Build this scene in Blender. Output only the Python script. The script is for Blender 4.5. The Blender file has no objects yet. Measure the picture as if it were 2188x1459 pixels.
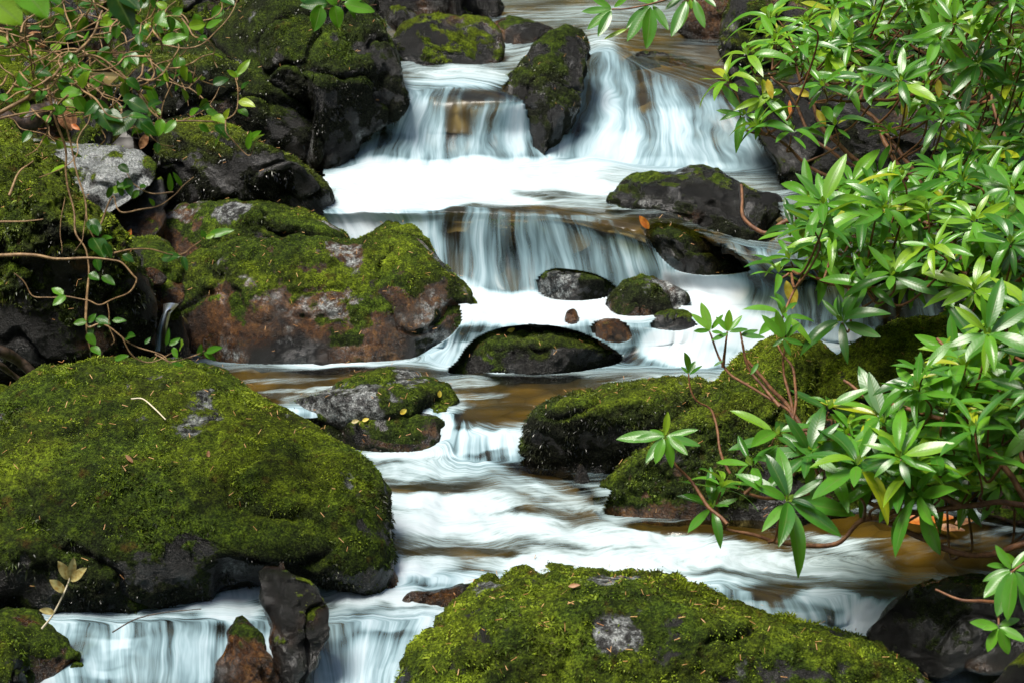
import bpy, math, random
import numpy as np
from mathutils import Vector
random.seed(7)
RNG = np.random.default_rng(11)
R = math.radians
SC = bpy.context.scene
COL = SC.collection

# ------------------------------------------------------------------ camera, sky, sun, exposure
CAM_Z, PITCH, FPX = 1.60, R(14.0), 4000.0      # the focal length in photo pixels (photo 2188 x 1459)
cam = bpy.data.cameras.new("camera")
cam.sensor_width = 36.0
cam.lens = 36.0 * FPX / 2188.0
cam.clip_start, cam.clip_end = 0.05, 500.0
cam.dof.use_dof = True
cam.dof.focus_distance = 4.9
cam.dof.aperture_fstop = 9.0
camo = bpy.data.objects.new("camera", cam)
COL.objects.link(camo)
camo.location = (0, 0, CAM_Z)
camo.rotation_euler = (math.pi / 2 - PITCH, 0, 0)
SC.camera = camo

SUN_ELEV, SUN_AZ = R(66), R(-130)              # azimuth measured from +y towards +x: high over the left bank
world = bpy.data.worlds.new("World")
SC.world = world
world.use_nodes = True
wn = world.node_tree
bg = wn.nodes["Background"]
sky = wn.nodes.new("ShaderNodeTexSky")
sky.sky_type = 'NISHITA'
sky.sun_disc = False
sky.sun_elevation = SUN_ELEV
sky.sun_rotation = SUN_AZ
sky.dust_density = 2.5
sky.air_density = 1.0
sky.ozone_density = 0.6
wn.links.new(sky.outputs[0], bg.inputs[0])
bg.inputs[1].default_value = 0.075
sun = bpy.data.lights.new("sun", 'SUN')
sun.energy = 2.9
sun.angle = R(24)
sun.color = (1.0, 0.95, 0.86)
suno = bpy.data.objects.new("sun", sun)
COL.objects.link(suno)
sv = Vector((math.sin(SUN_AZ) * math.cos(SUN_ELEV), math.cos(SUN_AZ) * math.cos(SUN_ELEV), math.sin(SUN_ELEV)))
suno.rotation_euler = sv.to_track_quat('Z', 'Y').to_euler()
SC.view_settings.view_transform = 'Standard'
SC.view_settings.look = 'None'
SC.view_settings.gamma = 1.0
SC.view_settings.exposure = 1.15
SC.cycles.max_bounces = 8
SC.cycles.transparent_max_bounces = 12
SC.cycles.caustics_reflective = False
SC.cycles.caustics_refractive = False

CP, SP = math.cos(PITCH), math.sin(PITCH)

def unproj(u, v, d):
    """photo pixel + distance along the view axis -> world point"""
    u, v, d = np.broadcast_arrays(np.asarray(u, float), np.asarray(v, float), np.asarray(d, float))
    x = (u - 1094.0) / FPX * d
    yu = (729.5 - v) / FPX * d
    return np.stack([x, d * CP + yu * SP, CAM_Z + yu * CP - d * SP], -1)

def proj(p):
    z = p[..., 2] - CAM_Z
    d = p[..., 1] * CP - z * SP
    yu = p[..., 1] * SP + z * CP
    return 1094.0 + p[..., 0] / d * FPX, 729.5 - yu / d * FPX, d

def depth_at(v, z):
    """distance along the view axis at which photo row v meets height z (z relative to the camera)"""
    return z / ((729.5 - v) / FPX * CP - SP)

# ------------------------------------------------------------------ noise in numpy
def _h(ix, iy, iz, seed):
    n = (ix.astype(np.int64) * 374761393 + iy.astype(np.int64) * 668265263 + iz.astype(np.int64) * 2147483647 + seed * 1274126177) & 0xFFFFFFFF
    n = ((n ^ (n >> 13)) * 1274126177) & 0xFFFFFFFF
    n = ((n ^ (n >> 16)) * 2246822519) & 0xFFFFFFFF
    return ((n ^ (n >> 15)) & 0xFFFFFF) / float(0xFFFFFF)

def vnoise(p, seed=0):
    i = np.floor(p)
    f = p - i
    f = f * f * f * (f * (f * 6 - 15) + 10)
    i = i.astype(np.int64)
    x, y, z = i[..., 0], i[..., 1], i[..., 2]
    fx, fy, fz = f[..., 0], f[..., 1], f[..., 2]
    def l(a, b, t): return a + (b - a) * t
    c = [[[_h(x + a, y + b, z + e, seed) for e in (0, 1)] for b in (0, 1)] for a in (0, 1)]
    r = l(l(l(c[0][0][0], c[1][0][0], fx), l(c[0][1][0], c[1][1][0], fx), fy),
          l(l(c[0][0][1], c[1][0][1], fx), l(c[0][1][1], c[1][1][1], fx), fy), fz)
    return r * 2 - 1

def fbm(p, octs=4, seed=0, gain=0.5):
    s, a, n = 0, 1.0, 0
    for k in range(octs):
        s = s + a * vnoise(p * (2.03 ** k) + 17.3 * k, seed + k)
        n += a
        a *= gain
    return s / n * 1.6

def sstep(a, b, x):
    t = np.clip((x - a) / (b - a), 0, 1)
    return t * t * (3 - 2 * t)

# ------------------------------------------------------------------ object helpers
def tag(o, label=None, cat=None, group=None, kind=None):
    if label: o["label"] = label
    if cat: o["category"] = cat
    if group: o["group"] = group
    if kind: o["kind"] = kind
    return o

def mesh_obj(name, verts, faces, mat, parent=None, attrs=None, origin=None, smooth=True, face_n=4):
    """verts (N,3) world, faces (M,face_n) int array or list of such arrays (mixed sizes)"""
    verts = np.asarray(verts, np.float32)
    if origin is None:
        origin = np.zeros(3)
    origin = np.asarray(origin, np.float32)
    me = bpy.data.meshes.new(name)
    fl = faces if isinstance(faces, list) else [faces]
    fl = [np.asarray(f, np.int32) for f in fl if len(f)]
    me.vertices.add(len(verts))
    me.vertices.foreach_set("co", (verts - origin).ravel())
    loops = np.concatenate([f.ravel() for f in fl])
    tot = np.concatenate([np.full(len(f), f.shape[1], np.int32) for f in fl])
    start = np.concatenate([[0], np.cumsum(tot)[:-1]]).astype(np.int32)
    me.loops.add(len(loops))
    me.loops.foreach_set("vertex_index", loops)
    me.polygons.add(len(tot))
    me.polygons.foreach_set("loop_start", start)
    me.polygons.foreach_set("loop_total", tot)
    if smooth:
        me.polygons.foreach_set("use_smooth", np.ones(len(tot), bool))
    for k, a in (attrs or {}).items():
        a = np.asarray(a, np.float32)
        if a.ndim == 1:
            at = me.attributes.new(k, 'FLOAT', 'POINT')
            at.data.foreach_set("value", a)
        else:
            at = me.attributes.new(k, 'FLOAT_VECTOR', 'POINT')
            at.data.foreach_set("vector", a.ravel())
    me.update(calc_edges=True)
    me.validate()
    me.materials.append(mat)
    o = bpy.data.objects.new(name, me)
    COL.objects.link(o)
    if parent is not None:
        o.parent = parent
        o.location = Vector(origin.tolist()) - parent.location
    else:
        o.location = origin.tolist()
    return o

def empty(name, loc):
    o = bpy.data.objects.new(name, None)
    o.empty_display_size = 0.05
    o.location = tuple(float(c) for c in loc)
    COL.objects.link(o)
    return o

def grid_faces(nr, nc, wrap=False):
    r = np.arange(nr - 1)[:, None]
    c = np.arange(nc if wrap else nc - 1)[None, :]
    c2 = (c + 1) % nc
    return np.stack([r * nc + c, r * nc + c2, (r + 1) * nc + c2, (r + 1) * nc + c], -1).reshape(-1, 4)

# ------------------------------------------------------------------ material helper
class NT:
    def __init__(s, name):
        s.m = bpy.data.materials.new(name)
        s.m.use_nodes = True
        s.t = s.m.node_tree
        s.t.nodes.clear()
        s.out = s.t.nodes.new("ShaderNodeOutputMaterial")
    def put(s, sock, v):
        if isinstance(v, bpy.types.NodeSocket): s.t.links.new(v, sock)
        elif v is not None:
            if sock.type == 'RGBA' and not hasattr(v, '__len__'): v = (v, v, v, 1)
            if sock.type == 'RGBA' and len(v) == 3: v = (*v, 1)
            sock.default_value = v
    def n(s, ty, ins=None, **props):
        nd = s.t.nodes.new("ShaderNode" + ty)
        for k, v in props.items(): setattr(nd, k, v)
        for k, v in (ins or {}).items(): s.put(nd.inputs[k], v)
        return nd
    def attr(s, name, vec=False):
        return s.n("Attribute", attribute_name=name).outputs['Vector' if vec else 'Fac']
    def math(s, op, a, b=None, c=None, clamp=False):
        nd = s.n("Math", operation=op, use_clamp=clamp)
        s.put(nd.inputs[0], a)
        if b is not None: s.put(nd.inputs[1], b)
        if c is not None: s.put(nd.inputs[2], c)
        return nd.outputs[0]
    def mix(s, f, a, b, blend='MIX'):
        nd = s.n("Mix", data_type='RGBA', blend_type=blend)
        s.put(nd.inputs[0], f); s.put(nd.inputs[6], a); s.put(nd.inputs[7], b)
        return nd.outputs[2]
    def ramp(s, f, stops):
        nd = s.n("ValToRGB", {0: f})
        e = nd.color_ramp.elements
        while len(e) < len(stops): e.new(0.5)
        for q, (p, c) in zip(e, stops):
            q.position = p
            q.color = (c, c, c, 1) if not hasattr(c, '__len__') else (*c[:3], 1)
        return nd.outputs[0]
    def mr(s, f, a, b, c=0.0, d=1.0, smooth=True):
        nd = s.n("MapRange", interpolation_type='SMOOTHSTEP' if smooth else 'LINEAR')
        for i, v in enumerate((f, a, b, c, d)): s.put(nd.inputs[i], v)
        return nd.outputs[0]
    def noise(s, vec, scale, det=4, rough=0.55, dim='3D'):
        nd = s.n("TexNoise", {'Scale': scale, 'Detail': det, 'Roughness': rough}, noise_dimensions=dim)
        if vec is not None: s.put(nd.inputs['Vector'], vec)
        return nd.outputs['Fac']
    def voro(s, vec, scale, feature='F1'):
        nd = s.n("TexVoronoi", {'Scale': scale}, feature=feature)
        if vec is not None: s.put(nd.inputs['Vector'], vec)
        return nd
    def scalev(s, vec, sc):
        nd = s.n("Mapping")
        s.put(nd.inputs['Vector'], vec); nd.inputs['Scale'].default_value = sc
        return nd.outputs[0]
    def bump(s, h, strength, dist, normal=None):
        nd = s.n("Bump", {'Height': h, 'Strength': strength, 'Distance': dist})
        if normal is not None: s.put(nd.inputs['Normal'], normal)
        return nd.outputs[0]
    def pos(s): return s.n("NewGeometry").outputs['Position']
    def obj(s): return s.n("TexCoord").outputs['Object']
    def finish(s, shader):
        s.t.links.new(shader, s.out.inputs['Surface'])
        return s.m

# ------------------------------------------------------------------ materials
def mat_rock():
    k = NT("wet_mossy_rock")
    p = k.pos()
    moss, hue, warm, pale, tone, wet = (k.attr(a) for a in ("moss", "hue", "warm", "pale", "tone", "wet"))
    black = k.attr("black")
    n1 = k.noise(p, 9, 6, .6)
    n2 = k.noise(p, 46, 5, .65)
    n3 = k.noise(p, 190, 3, .7)
    rock = k.mix(k.mr(n1, .3, .7), (.003, .003, .0025), (.017, .016, .013))
    rock = k.mix(k.mr(n2, .55, .78, 0, .5), rock, (.055, .054, .046))
    rock = k.mix(tone, k.mix(1.0, rock, (.30, .30, .30), 'MULTIPLY'), rock)
    wcol = k.ramp(k.mr(n2, .25, .75), [(0, (.022, .009, .003)), (.5, (.095, .035, .006)), (1, (.24, .105, .018))])
    rock = k.mix(k.math('MULTIPLY', warm, k.mr(n1, .3, .55, .35, 1)), rock, wcol)
    lich = k.mix(k.mr(n3, .3, .7), (.16, .18, .175), (.62, .65, .64))
    rock = k.mix(k.math('ADD', k.math('MULTIPLY', pale, k.mr(k.noise(p, 30, 6, .75), .44, .62)), k.math('MAXIMUM', k.math('SUBTRACT', pale, 1.0), 0.0), clamp=True), rock, lich)
    # moss: clumps of three tints
    mf = k.mr(k.math('ADD', k.math('MULTIPLY', n2, .5), k.math('MULTIPLY', n3, .5)), .3, .7)
    green = k.ramp(mf, [(0, (.006, .010, .002)), (.45, (.035, .062, .006)), (1, (.13, .20, .014))])
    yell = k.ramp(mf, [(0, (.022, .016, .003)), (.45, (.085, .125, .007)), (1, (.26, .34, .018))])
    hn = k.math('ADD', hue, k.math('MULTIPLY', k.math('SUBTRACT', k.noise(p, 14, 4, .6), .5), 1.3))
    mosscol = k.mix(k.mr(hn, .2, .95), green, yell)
    mosscol = k.mix(1.0, mosscol, k.ramp(k.noise(p, 6.5, 5, .6), [(.32, .35), (.52, .95), (.70, 1.5)]), 'MULTIPLY')
    mosscol = k.mix(k.mr(k.noise(p, 22, 4, .6), .58, .74, 0, .6), mosscol, (.085, .038, .009))
    mosscol = k.mix(black, mosscol, k.mix(k.mr(n3, .35, .75), (.004, .005, .003), (.030, .034, .018)))  # black moss, and the shade painted on steep faces
    mm = k.mr(k.math('ADD', moss, k.math('MULTIPLY', k.math('SUBTRACT', k.noise(p, 75, 5, .7), .5), 1.3)), .36, .64)
    col = k.mix(mm, rock, mosscol)
    bare = k.math('SUBTRACT', 1.0, mm)
    rough = k.math('ADD', k.mr(k.math('MULTIPLY', wet, bare), 0, 1, .82, .20, False), k.math('MULTIPLY', k.math('SUBTRACT', n2, .5), .35))
    h = k.math('ADD', k.math('MULTIPLY', n2, .6), k.math('MULTIPLY', n3, .4))
    n4 = k.noise(p, 150, 4, .75)
    nrm = k.bump(n4, 1.0, .012, k.bump(h, .9, .014))
    col = k.mix(1.0, col, k.ramp(n4, [(.33, .30), (.52, .95), (.70, 1.75)]), 'MULTIPLY')
    spec = k.mr(mm, 0, 1, .5, .12, False)
    film = k.math('MULTIPLY', k.math('MULTIPLY', wet, bare), k.mr(n1, .46, .62, 0.0, .75))      # the film of water on bare stone
    b = k.n("BsdfPrincipled", {'Base Color': col, 'Roughness': rough, 'Normal': nrm, 'Specular IOR Level': spec, 'Coat Weight': film, 'Coat Roughness': .16, 'Coat Normal': k.bump(n2, .7, .012)})
    return k.finish(b.outputs[0])

def mat_moss():
    k = NT("moss_blades")
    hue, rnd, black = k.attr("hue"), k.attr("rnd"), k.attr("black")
    green = k.ramp(rnd, [(0, (.010, .020, .003)), (.5, (.050, .095, .008)), (1, (.17, .27, .02))])
    yell = k.ramp(rnd, [(0, (.045, .030, .006)), (.5, (.12, .165, .009)), (1, (.34, .43, .026))])
    c = k.mix(hue, green, yell)
    c = k.mix(black, c, k.mix(rnd, (.004, .005, .003), (.040, .045, .024)))  # blades take the black moss tint and the painted steep-face shade
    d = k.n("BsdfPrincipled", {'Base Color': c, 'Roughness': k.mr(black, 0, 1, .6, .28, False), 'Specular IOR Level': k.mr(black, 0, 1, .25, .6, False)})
    t = k.n("BsdfTranslucent", {'Color': c})
    m = k.n("MixShader", {0: .3, 1: d.outputs[0], 2: t.outputs[0]})
    return k.finish(m.outputs[0])

def mat_water():
    k = NT("stream_water")
    flow = k.attr("flow", True)
    foam = k.attr("foam")
    steep = k.attr("steep")
    p = k.pos()
    # streaks drawn out along the flow (x = across, y = along)
    wob = k.n('CombineXYZ', {0: k.math('MULTIPLY', k.math('SUBTRACT', k.noise(k.scalev(flow, (5, 1.6, 1)), 1.0, 3, .5), .5), .16), 1: 0.0, 2: 0.0}).outputs[0]
    wf = k.n('VectorMath', {0: flow, 1: wob}, operation='ADD').outputs[0]
    s1 = k.noise(k.scalev(wf, (11, 1.0, 1)), 1.0, 5, .6)
    s2 = k.noise(k.scalev(wf, (30, 1.5, 1)), 1.0, 4, .6)
    s3 = k.noise(k.scalev(wf, (90, 4.0, 1)), 1.0, 3, .6)
    s4 = k.noise(k.scalev(flow, (5, 2.2, 1)), 1.0, 3, .5)
    def lev(fast, slow):                      # on the level pools the streaks lie across the view, drawn out by the eddying flow
        return k.math('ADD', slow, k.math('MULTIPLY', steep, k.math('SUBTRACT', fast, slow)))
    s1 = lev(s1, k.noise(k.scalev(flow, (4, 22, 1)), 1.0, 6, .65))
    s2 = lev(s2, k.noise(k.scalev(flow, (13, 80, 1)), 1.0, 5, .65))
    s3 = lev(s3, k.noise(k.scalev(flow, (60, 240, 1)), 1.0, 3, .6))
    st = k.math('ADD', k.math('ADD', k.math('MULTIPLY', s1, .40), k.math('MULTIPLY', s2, .32)), k.math('ADD', k.math('MULTIPLY', s3, .10), k.math('MULTIPLY', s4, .18)))
    st = k.mr(st, .38, .62, -.5, .5, False)
    f = k.math('ADD', foam, k.math('MULTIPLY', st, k.math('ADD', k.math('MULTIPLY', k.mr(foam, .0, .45, .22, .80, False), k.mr(foam, .6, 1.1, 1, .6, False)), k.math('MULTIPLY', steep, .18))))
    fac = k.mr(f, .08, .92, 0, 1)
    h = k.math('ADD', k.math('MULTIPLY', s1, .7), k.math('MULTIPLY', s2, .3))
    n = k.bump(k.math('ADD', h, k.math('MULTIPLY', s3, .25)), .32, .012)
    fres = k.n("Fresnel", {'IOR': 1.33, 'Normal': n}).outputs[0]
    clear = k.n("MixShader", {0: fres, 1: k.n("BsdfTransparent", {'Color': (.80, .70, .42)}).outputs[0],
                              2: k.n("BsdfGlossy", {'Color': (1, 1, 1), 'Roughness': k.mr(steep, 0, 1, .09, .30, False), 'Normal': n}).outputs[0]})
    fcol = k.mix(k.mr(f, .42, 1.32), k.mix(steep, (.45, .58, .60), (.32, .50, .57)), (.67, .75, .81))
    fd = k.n("BsdfDiffuse", {'Color': fcol, 'Normal': k.bump(h, .25, .02)})
    ft = k.n("BsdfTranslucent", {'Color': fcol})
    fm = k.n("MixShader", {0: .25, 1: fd.outputs[0], 2: ft.outputs[0]})
    m = k.n("MixShader", {0: fac, 1: clear.outputs[0], 2: fm.outputs[0]})
    return k.finish(m.outputs[0])

def mat_bed():
    k = NT("streambed_stones")
    p = k.pos()
    v = k.voro(p, 9)
    w = k.mr(k.noise(p, 5, 4, .6), .3, .7)
    c = k.mix(v.outputs['Color'], (.060, .046, .010), (.24, .175, .038))
    c = k.mix(w, k.mix(.6, c, (.055, .042, .011)), c)
    c = k.mix(k.mr(v.outputs['Distance'], .25, .75, 0, .75), c, (.020, .016, .006))
    c = k.mix(k.attr('ledge'), c, (.016, .013, .009))
    nrm = k.bump(v.outputs['Distance'], .7, .05)
    return k.finish(k.n("BsdfPrincipled", {'Base Color': c, 'Roughness': .5, 'Normal': nrm}).outputs[0])

def mat_ground():
    k = NT("forest_floor")
    p = k.pos()
    a = k.mr(k.noise(p, 3.2, 6, .65), .35, .65)
    b = k.noise(p, 60, 5, .7)
    soil = k.mix(k.mr(b, .3, .7), (.008, .006, .003), (.055, .032, .014))
    ms = k.ramp(k.mr(b, .3, .7), [(0, (.008, .011, .002)), (.5, (.04, .055, .006)), (1, (.16, .19, .02))])
    c = k.mix(a, soil, ms)
    nrm = k.bump(b, 1.0, .03)
    return k.finish(k.n("BsdfPrincipled", {'Base Color': c, 'Roughness': .9, 'Normal': nrm, 'Specular IOR Level': .15}).outputs[0])

def mat_leaf(name, stops, gloss=.33, sheen=.5, trans=.25, vein=(.16, .24, .06)):
    k = NT(name)
    rnd, lv, lu = k.attr("rnd"), k.attr("lv"), k.attr("lu")
    c = k.ramp(rnd, stops)
    p = k.pos()
    c = k.mix(k.mr(k.noise(p, 70, 3), .5, .8, 0, .35), c, (.10, .12, .015))
    c = k.mix(k.mr(k.noise(p, 210, 3, .6), .70, .78, 0, .7), c, (.10, .055, .012))
    mid = k.mr(k.math('ABSOLUTE', lv), .03, .10, .55, 0)
    c = k.mix(mid, c, vein)
    side = k.n("TexWave", {'Vector': k.n("CombineXYZ", {0: k.math('ADD', lu, k.math('MULTIPLY', k.math('ABSOLUTE', lv), -.12)), 1: 0.0, 2: 0.0}).outputs[0], 'Scale': 4.2, 'Distortion': .4}, wave_type='BANDS', bands_direction='X').outputs['Fac']
    nrm = k.bump(k.math('ADD', k.math('MULTIPLY', side, .10), k.math('MULTIPLY', mid, -1.2)), .30, .002)
    back = k.n("NewGeometry").outputs['Backfacing']
    c2 = k.mix(back, c, k.mix(.45, c, (.16, .20, .07)))
    b = k.n("BsdfPrincipled", {'Base Color': c2, 'Roughness': k.mr(back, 0, 1, gloss, .65, False), 'Normal': nrm, 'Specular IOR Level': sheen})
    t = k.n("BsdfTranslucent", {'Color': k.mix(.5, c, (.30, .46, .01))})
    m = k.n("MixShader", {0: trans, 1: b.outputs[0], 2: t.outputs[0]})
    return k.finish(m.outputs[0])

def mat_bark(name, a, b, rough=.6):
    k = NT(name)
    p = k.pos()
    n = k.noise(p, 60, 5, .65)
    c = k.mix(k.mr(n, .3, .7), a, b)
    return k.finish(k.n("BsdfPrincipled", {'Base Color': c, 'Roughness': rough, 'Normal': k.bump(n, .6, .004)}).outputs[0])

def mat_plain(name, a, b, rough=.5, trans=0.0):
    k = NT(name)
    n = k.noise(k.pos(), 90, 4, .6)
    c = k.mix(k.mr(n, .35, .7), a, b)
    s = k.n("BsdfPrincipled", {'Base Color': c, 'Roughness': rough}).outputs[0]
    if trans:
        s = k.n("MixShader", {0: trans, 1: s, 2: k.n("BsdfTranslucent", {'Color': c}).outputs[0]}).outputs[0]
    return k.finish(s)

M = dict(
    rock=mat_rock(), moss=mat_moss(), water=mat_water(), bed=mat_bed(), ground=mat_ground(),
    rhodo=mat_leaf("rhododendron_leaf", [(0, (.014, .072, .012)), (.35, (.050, .200, .020)), (.72, (.125, .36, .026)), (.93, (.24, .45, .026)), (1, (.40, .46, .02))], .30, .7, .42),
    vine=mat_leaf("vine_leaf", [(0, (.006, .036, .005)), (.4, (.022, .115, .008)), (.8, (.11, .30, .014)), (1, (.42, .50, .03))], .30, .38, .36),
    stem=mat_bark("reddish_stem_bark", (.07, .022, .008), (.24, .105, .040)),
    tan=mat_bark("tan_twig_bark", (.12, .065, .024), (.38, .24, .11)),
    deadwood=mat_bark("wet_dead_wood", (.010, .007, .005), (.075, .050, .035), .4),
    orange=mat_plain("orange_dead_leaf", (.42, .10, .012), (.62, .24, .03), .5, .3),
    yellow=mat_plain("yellow_dead_leaf", (.60, .42, .03), (.72, .62, .10), .5, .3),
    brown=mat_plain("brown_dead_leaf", (.14, .055, .018), (.38, .19, .08), .55, .15),
    paleleaf=mat_plain("pale_dead_leaf", (.50, .46, .20), (.30, .20, .05), .5, .2),
    needle=mat_plain("fallen_needle", (.28, .11, .03), (.60, .36, .14), .6),
    paletwig=mat_plain("pale_stalk", (.60, .52, .36), (.72, .66, .50), .5),
)

# ------------------------------------------------------------------ the water: one sheet from the far pool down over three falls
# each cross-stream line: nodes (t, u, v, z); t = streamline, u/v = where the photo shows that line, z = its height
def line(*nodes): return np.array(nodes, float)
TS = np.array([-300, 150, 420, 700, 850, 1000, 1150, 1300, 1450, 1600, 1750, 1900, 2450], float)
def flat(v, z): return line((-300, -300, v, z), (2450, 2450, v, z))
LINES = [
    flat(-140, -.44),
    flat(-40, -.55),
    line((-300, -300, 45, -.62), (1150, 1120, 45, -.62), (1300, 1290, 35, -.615), (1450, 1420, 45, -.62), (1600, 1560, 60, -.63), (2450, 2450, 60, -.63)),
    line((-300, -300, 120, -.70), (1150, 1100, 125, -.70), (1300, 1280, 78, -.645), (1450, 1380, 95, -.66), (1600, 1530, 110, -.68), (2450, 2450, 110, -.68)),
    line((-300, -300, 192, -.755), (850, 860, 190, -.755), (1000, 985, 192, -.757), (1150, 1120, 200, -.76), (1300, 1288, 95, -.66), (1450, 1390, 150, -.72), (1600, 1540, 190, -.77), (2450, 2400, 190, -.77)),
    line((-300, -300, 215, -.79), (850, 845, 215, -.79), (1000, 980, 212, -.785), (1150, 1122, 222, -.79), (1300, 1285, 170, -.77), (1450, 1400, 215, -.81), (1600, 1560, 235, -.83), (2450, 2400, 235, -.83)),
    line((-300, -300, 285, -.90), (850, 815, 285, -.90), (1000, 970, 285, -.90), (1150, 1128, 285, -.90), (1300, 1262, 265, -.89), (1450, 1415, 285, -.905), (1600, 1590, 295, -.92), (2450, 2400, 295, -.92)),
    line((-300, -300, 350, -.99), (850, 790, 352, -.99), (1000, 960, 350, -.99), (1150, 1132, 345, -.985), (1300, 1240, 340, -.985), (1450, 1420, 355, -1.0), (1600, 1610, 368, -1.01), (2450, 2400, 368, -1.01)),
    line((-300, -300, 385, -1.02), (850, 790, 388, -1.02), (2450, 2400, 395, -1.03)),
    line((-300, -300, 430, -1.032), (700, 720, 430, -1.032), (850, 830, 435, -1.03), (1000, 990, 432, -1.025), (1150, 1150, 432, -1.025), (1300, 1310, 440, -1.03), (1450, 1450, 452, -1.035), (1600, 1600, 485, -1.045), (2450, 2450, 500, -1.05)),
    line((-300, -300, 450, -1.045), (700, 740, 450, -1.05), (850, 858, 453, -1.04), (1000, 995, 450, -1.032), (1150, 1150, 455, -1.036), (1300, 1300, 478, -1.05), (1450, 1425, 515, -1.075), (1600, 1600, 545, -1.085), (1750, 1750, 555, -1.09), (2450, 2450, 560, -1.09)),
    line((-300, -300, 475, -1.085), (700, 760, 475, -1.09), (850, 872, 475, -1.075), (1000, 990, 468, -1.057), (1150, 1155, 474, -1.062), (1300, 1315, 500, -1.085), (1450, 1435, 540, -1.12), (1600, 1620, 565, -1.115), (2450, 2450, 575, -1.12)),
    line((-300, -300, 540, -1.18), (700, 790, 540, -1.18), (850, 890, 545, -1.17), (1000, 990, 545, -1.165), (1150, 1165, 550, -1.17), (1300, 1335, 570, -1.18), (1450, 1448, 585, -1.185), (1600, 1640, 595, -1.17), (2450, 2450, 600, -1.17)),
    line((-300, -300, 600, -1.255), (700, 820, 600, -1.255), (850, 905, 605, -1.255), (1000, 995, 615, -1.255), (1150, 1175, 620, -1.257), (1300, 1350, 628, -1.26), (1450, 1460, 618, -1.235), (1600, 1650, 615, -1.20), (1750, 1760, 600, -1.17), (2450, 2450, 600, -1.17)),
    line((-300, -300, 660, -1.272), (850, 915, 660, -1.272), (1150, 1160, 655, -1.27), (1300, 1340, 655, -1.27), (1450, 1470, 650, -1.265), (1600, 1640, 650, -1.25), (1750, 1770, 670, -1.26), (2450, 2450, 680, -1.26)),
    line((-300, -300, 700, -1.295), (850, 930, 695, -1.285), (1000, 1010, 690, -1.28), (1150, 1150, 688, -1.28), (1300, 1330, 695, -1.285), (1450, 1470, 690, -1.285), (1600, 1620, 695, -1.30), (1750, 1770, 728, -1.335), (2450, 2450, 740, -1.34)),
    line((-300, -300, 745, -1.37), (850, 935, 740, -1.35), (1000, 985, 735, -1.34), (1150, 1150, 735, -1.34), (1300, 1345, 740, -1.345), (1450, 1460, 735, -1.335), (1600, 1600, 745, -1.345), (2450, 2450, 760, -1.36)),
    line((-300, -300, 775, -1.388), (1150, 1150, 782, -1.39), (1450, 1430, 788, -1.39), (1600, 1580, 800, -1.393), (2450, 2450, 810, -1.395)),
    line((-300, -300, 830, -1.398), (2450, 2450, 840, -1.40)),
    line((-300, -300, 880, -1.405), (850, 930, 876, -1.405), (1000, 1010, 880, -1.408), (1150, 1110, 884, -1.410), (2450, 2450, 890, -1.412)),
    line((-300, -300, 930, -1.455), (850, 925, 925, -1.455), (1000, 1000, 932, -1.438), (1150, 1110, 936, -1.438), (2450, 2450, 945, -1.44)),
    line((-300, -300, 972, -1.475), (850, 900, 972, -1.475), (1000, 1000, 988, -1.480), (1150, 1120, 985, -1.478), (2450, 2450, 985, -1.478)),
    flat(1100, -1.525),
    line((-300, -300, 1230, -1.555), (850, 850, 1215, -1.552), (1450, 1450, 1230, -1.555), (1750, 1750, 1260, -1.565), (2450, 2450, 1240, -1.56)),
    line((-300, -300, 1320, -1.60), (420, 420, 1305, -1.595), (700, 720, 1262, -1.578), (850, 860, 1262, -1.575), (1000, 980, 1285, -1.585), (1450, 1430, 1280, -1.58), (1750, 1780, 1292, -1.582), (1900, 1870, 1300, -1.59), (2450, 2450, 1300, -1.59)),
    line((-300, -300, 1345, -1.607), (420, 430, 1328, -1.602), (700, 720, 1300, -1.588), (850, 850, 1300, -1.585), (1000, 965, 1315, -1.592), (1450, 1430, 1310, -1.595), (1750, 1790, 1330, -1.61), (1900, 1850, 1330, -1.61), (2450, 2450, 1330, -1.61)),
    line((-300, -300, 1420, -1.638), (420, 435, 1405, -1.632), (700, 735, 1400, -1.628), (850, 830, 1400, -1.628), (1000, 915, 1400, -1.632), (2450, 2450, 1405, -1.648)),
    line((-300, -300, 1480, -1.668), (420, 440, 1470, -1.664), (700, 740, 1475, -1.664), (850, 815, 1475, -1.664), (1000, 900, 1475, -1.665), (1750, 1750, 1465, -1.672), (2450, 2450, 1440, -1.668)),
    flat(1600, -1.74),
    flat(2100, -1.88),
    flat(3200, -1.98),
    flat(5200, -2.1),
]
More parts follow.
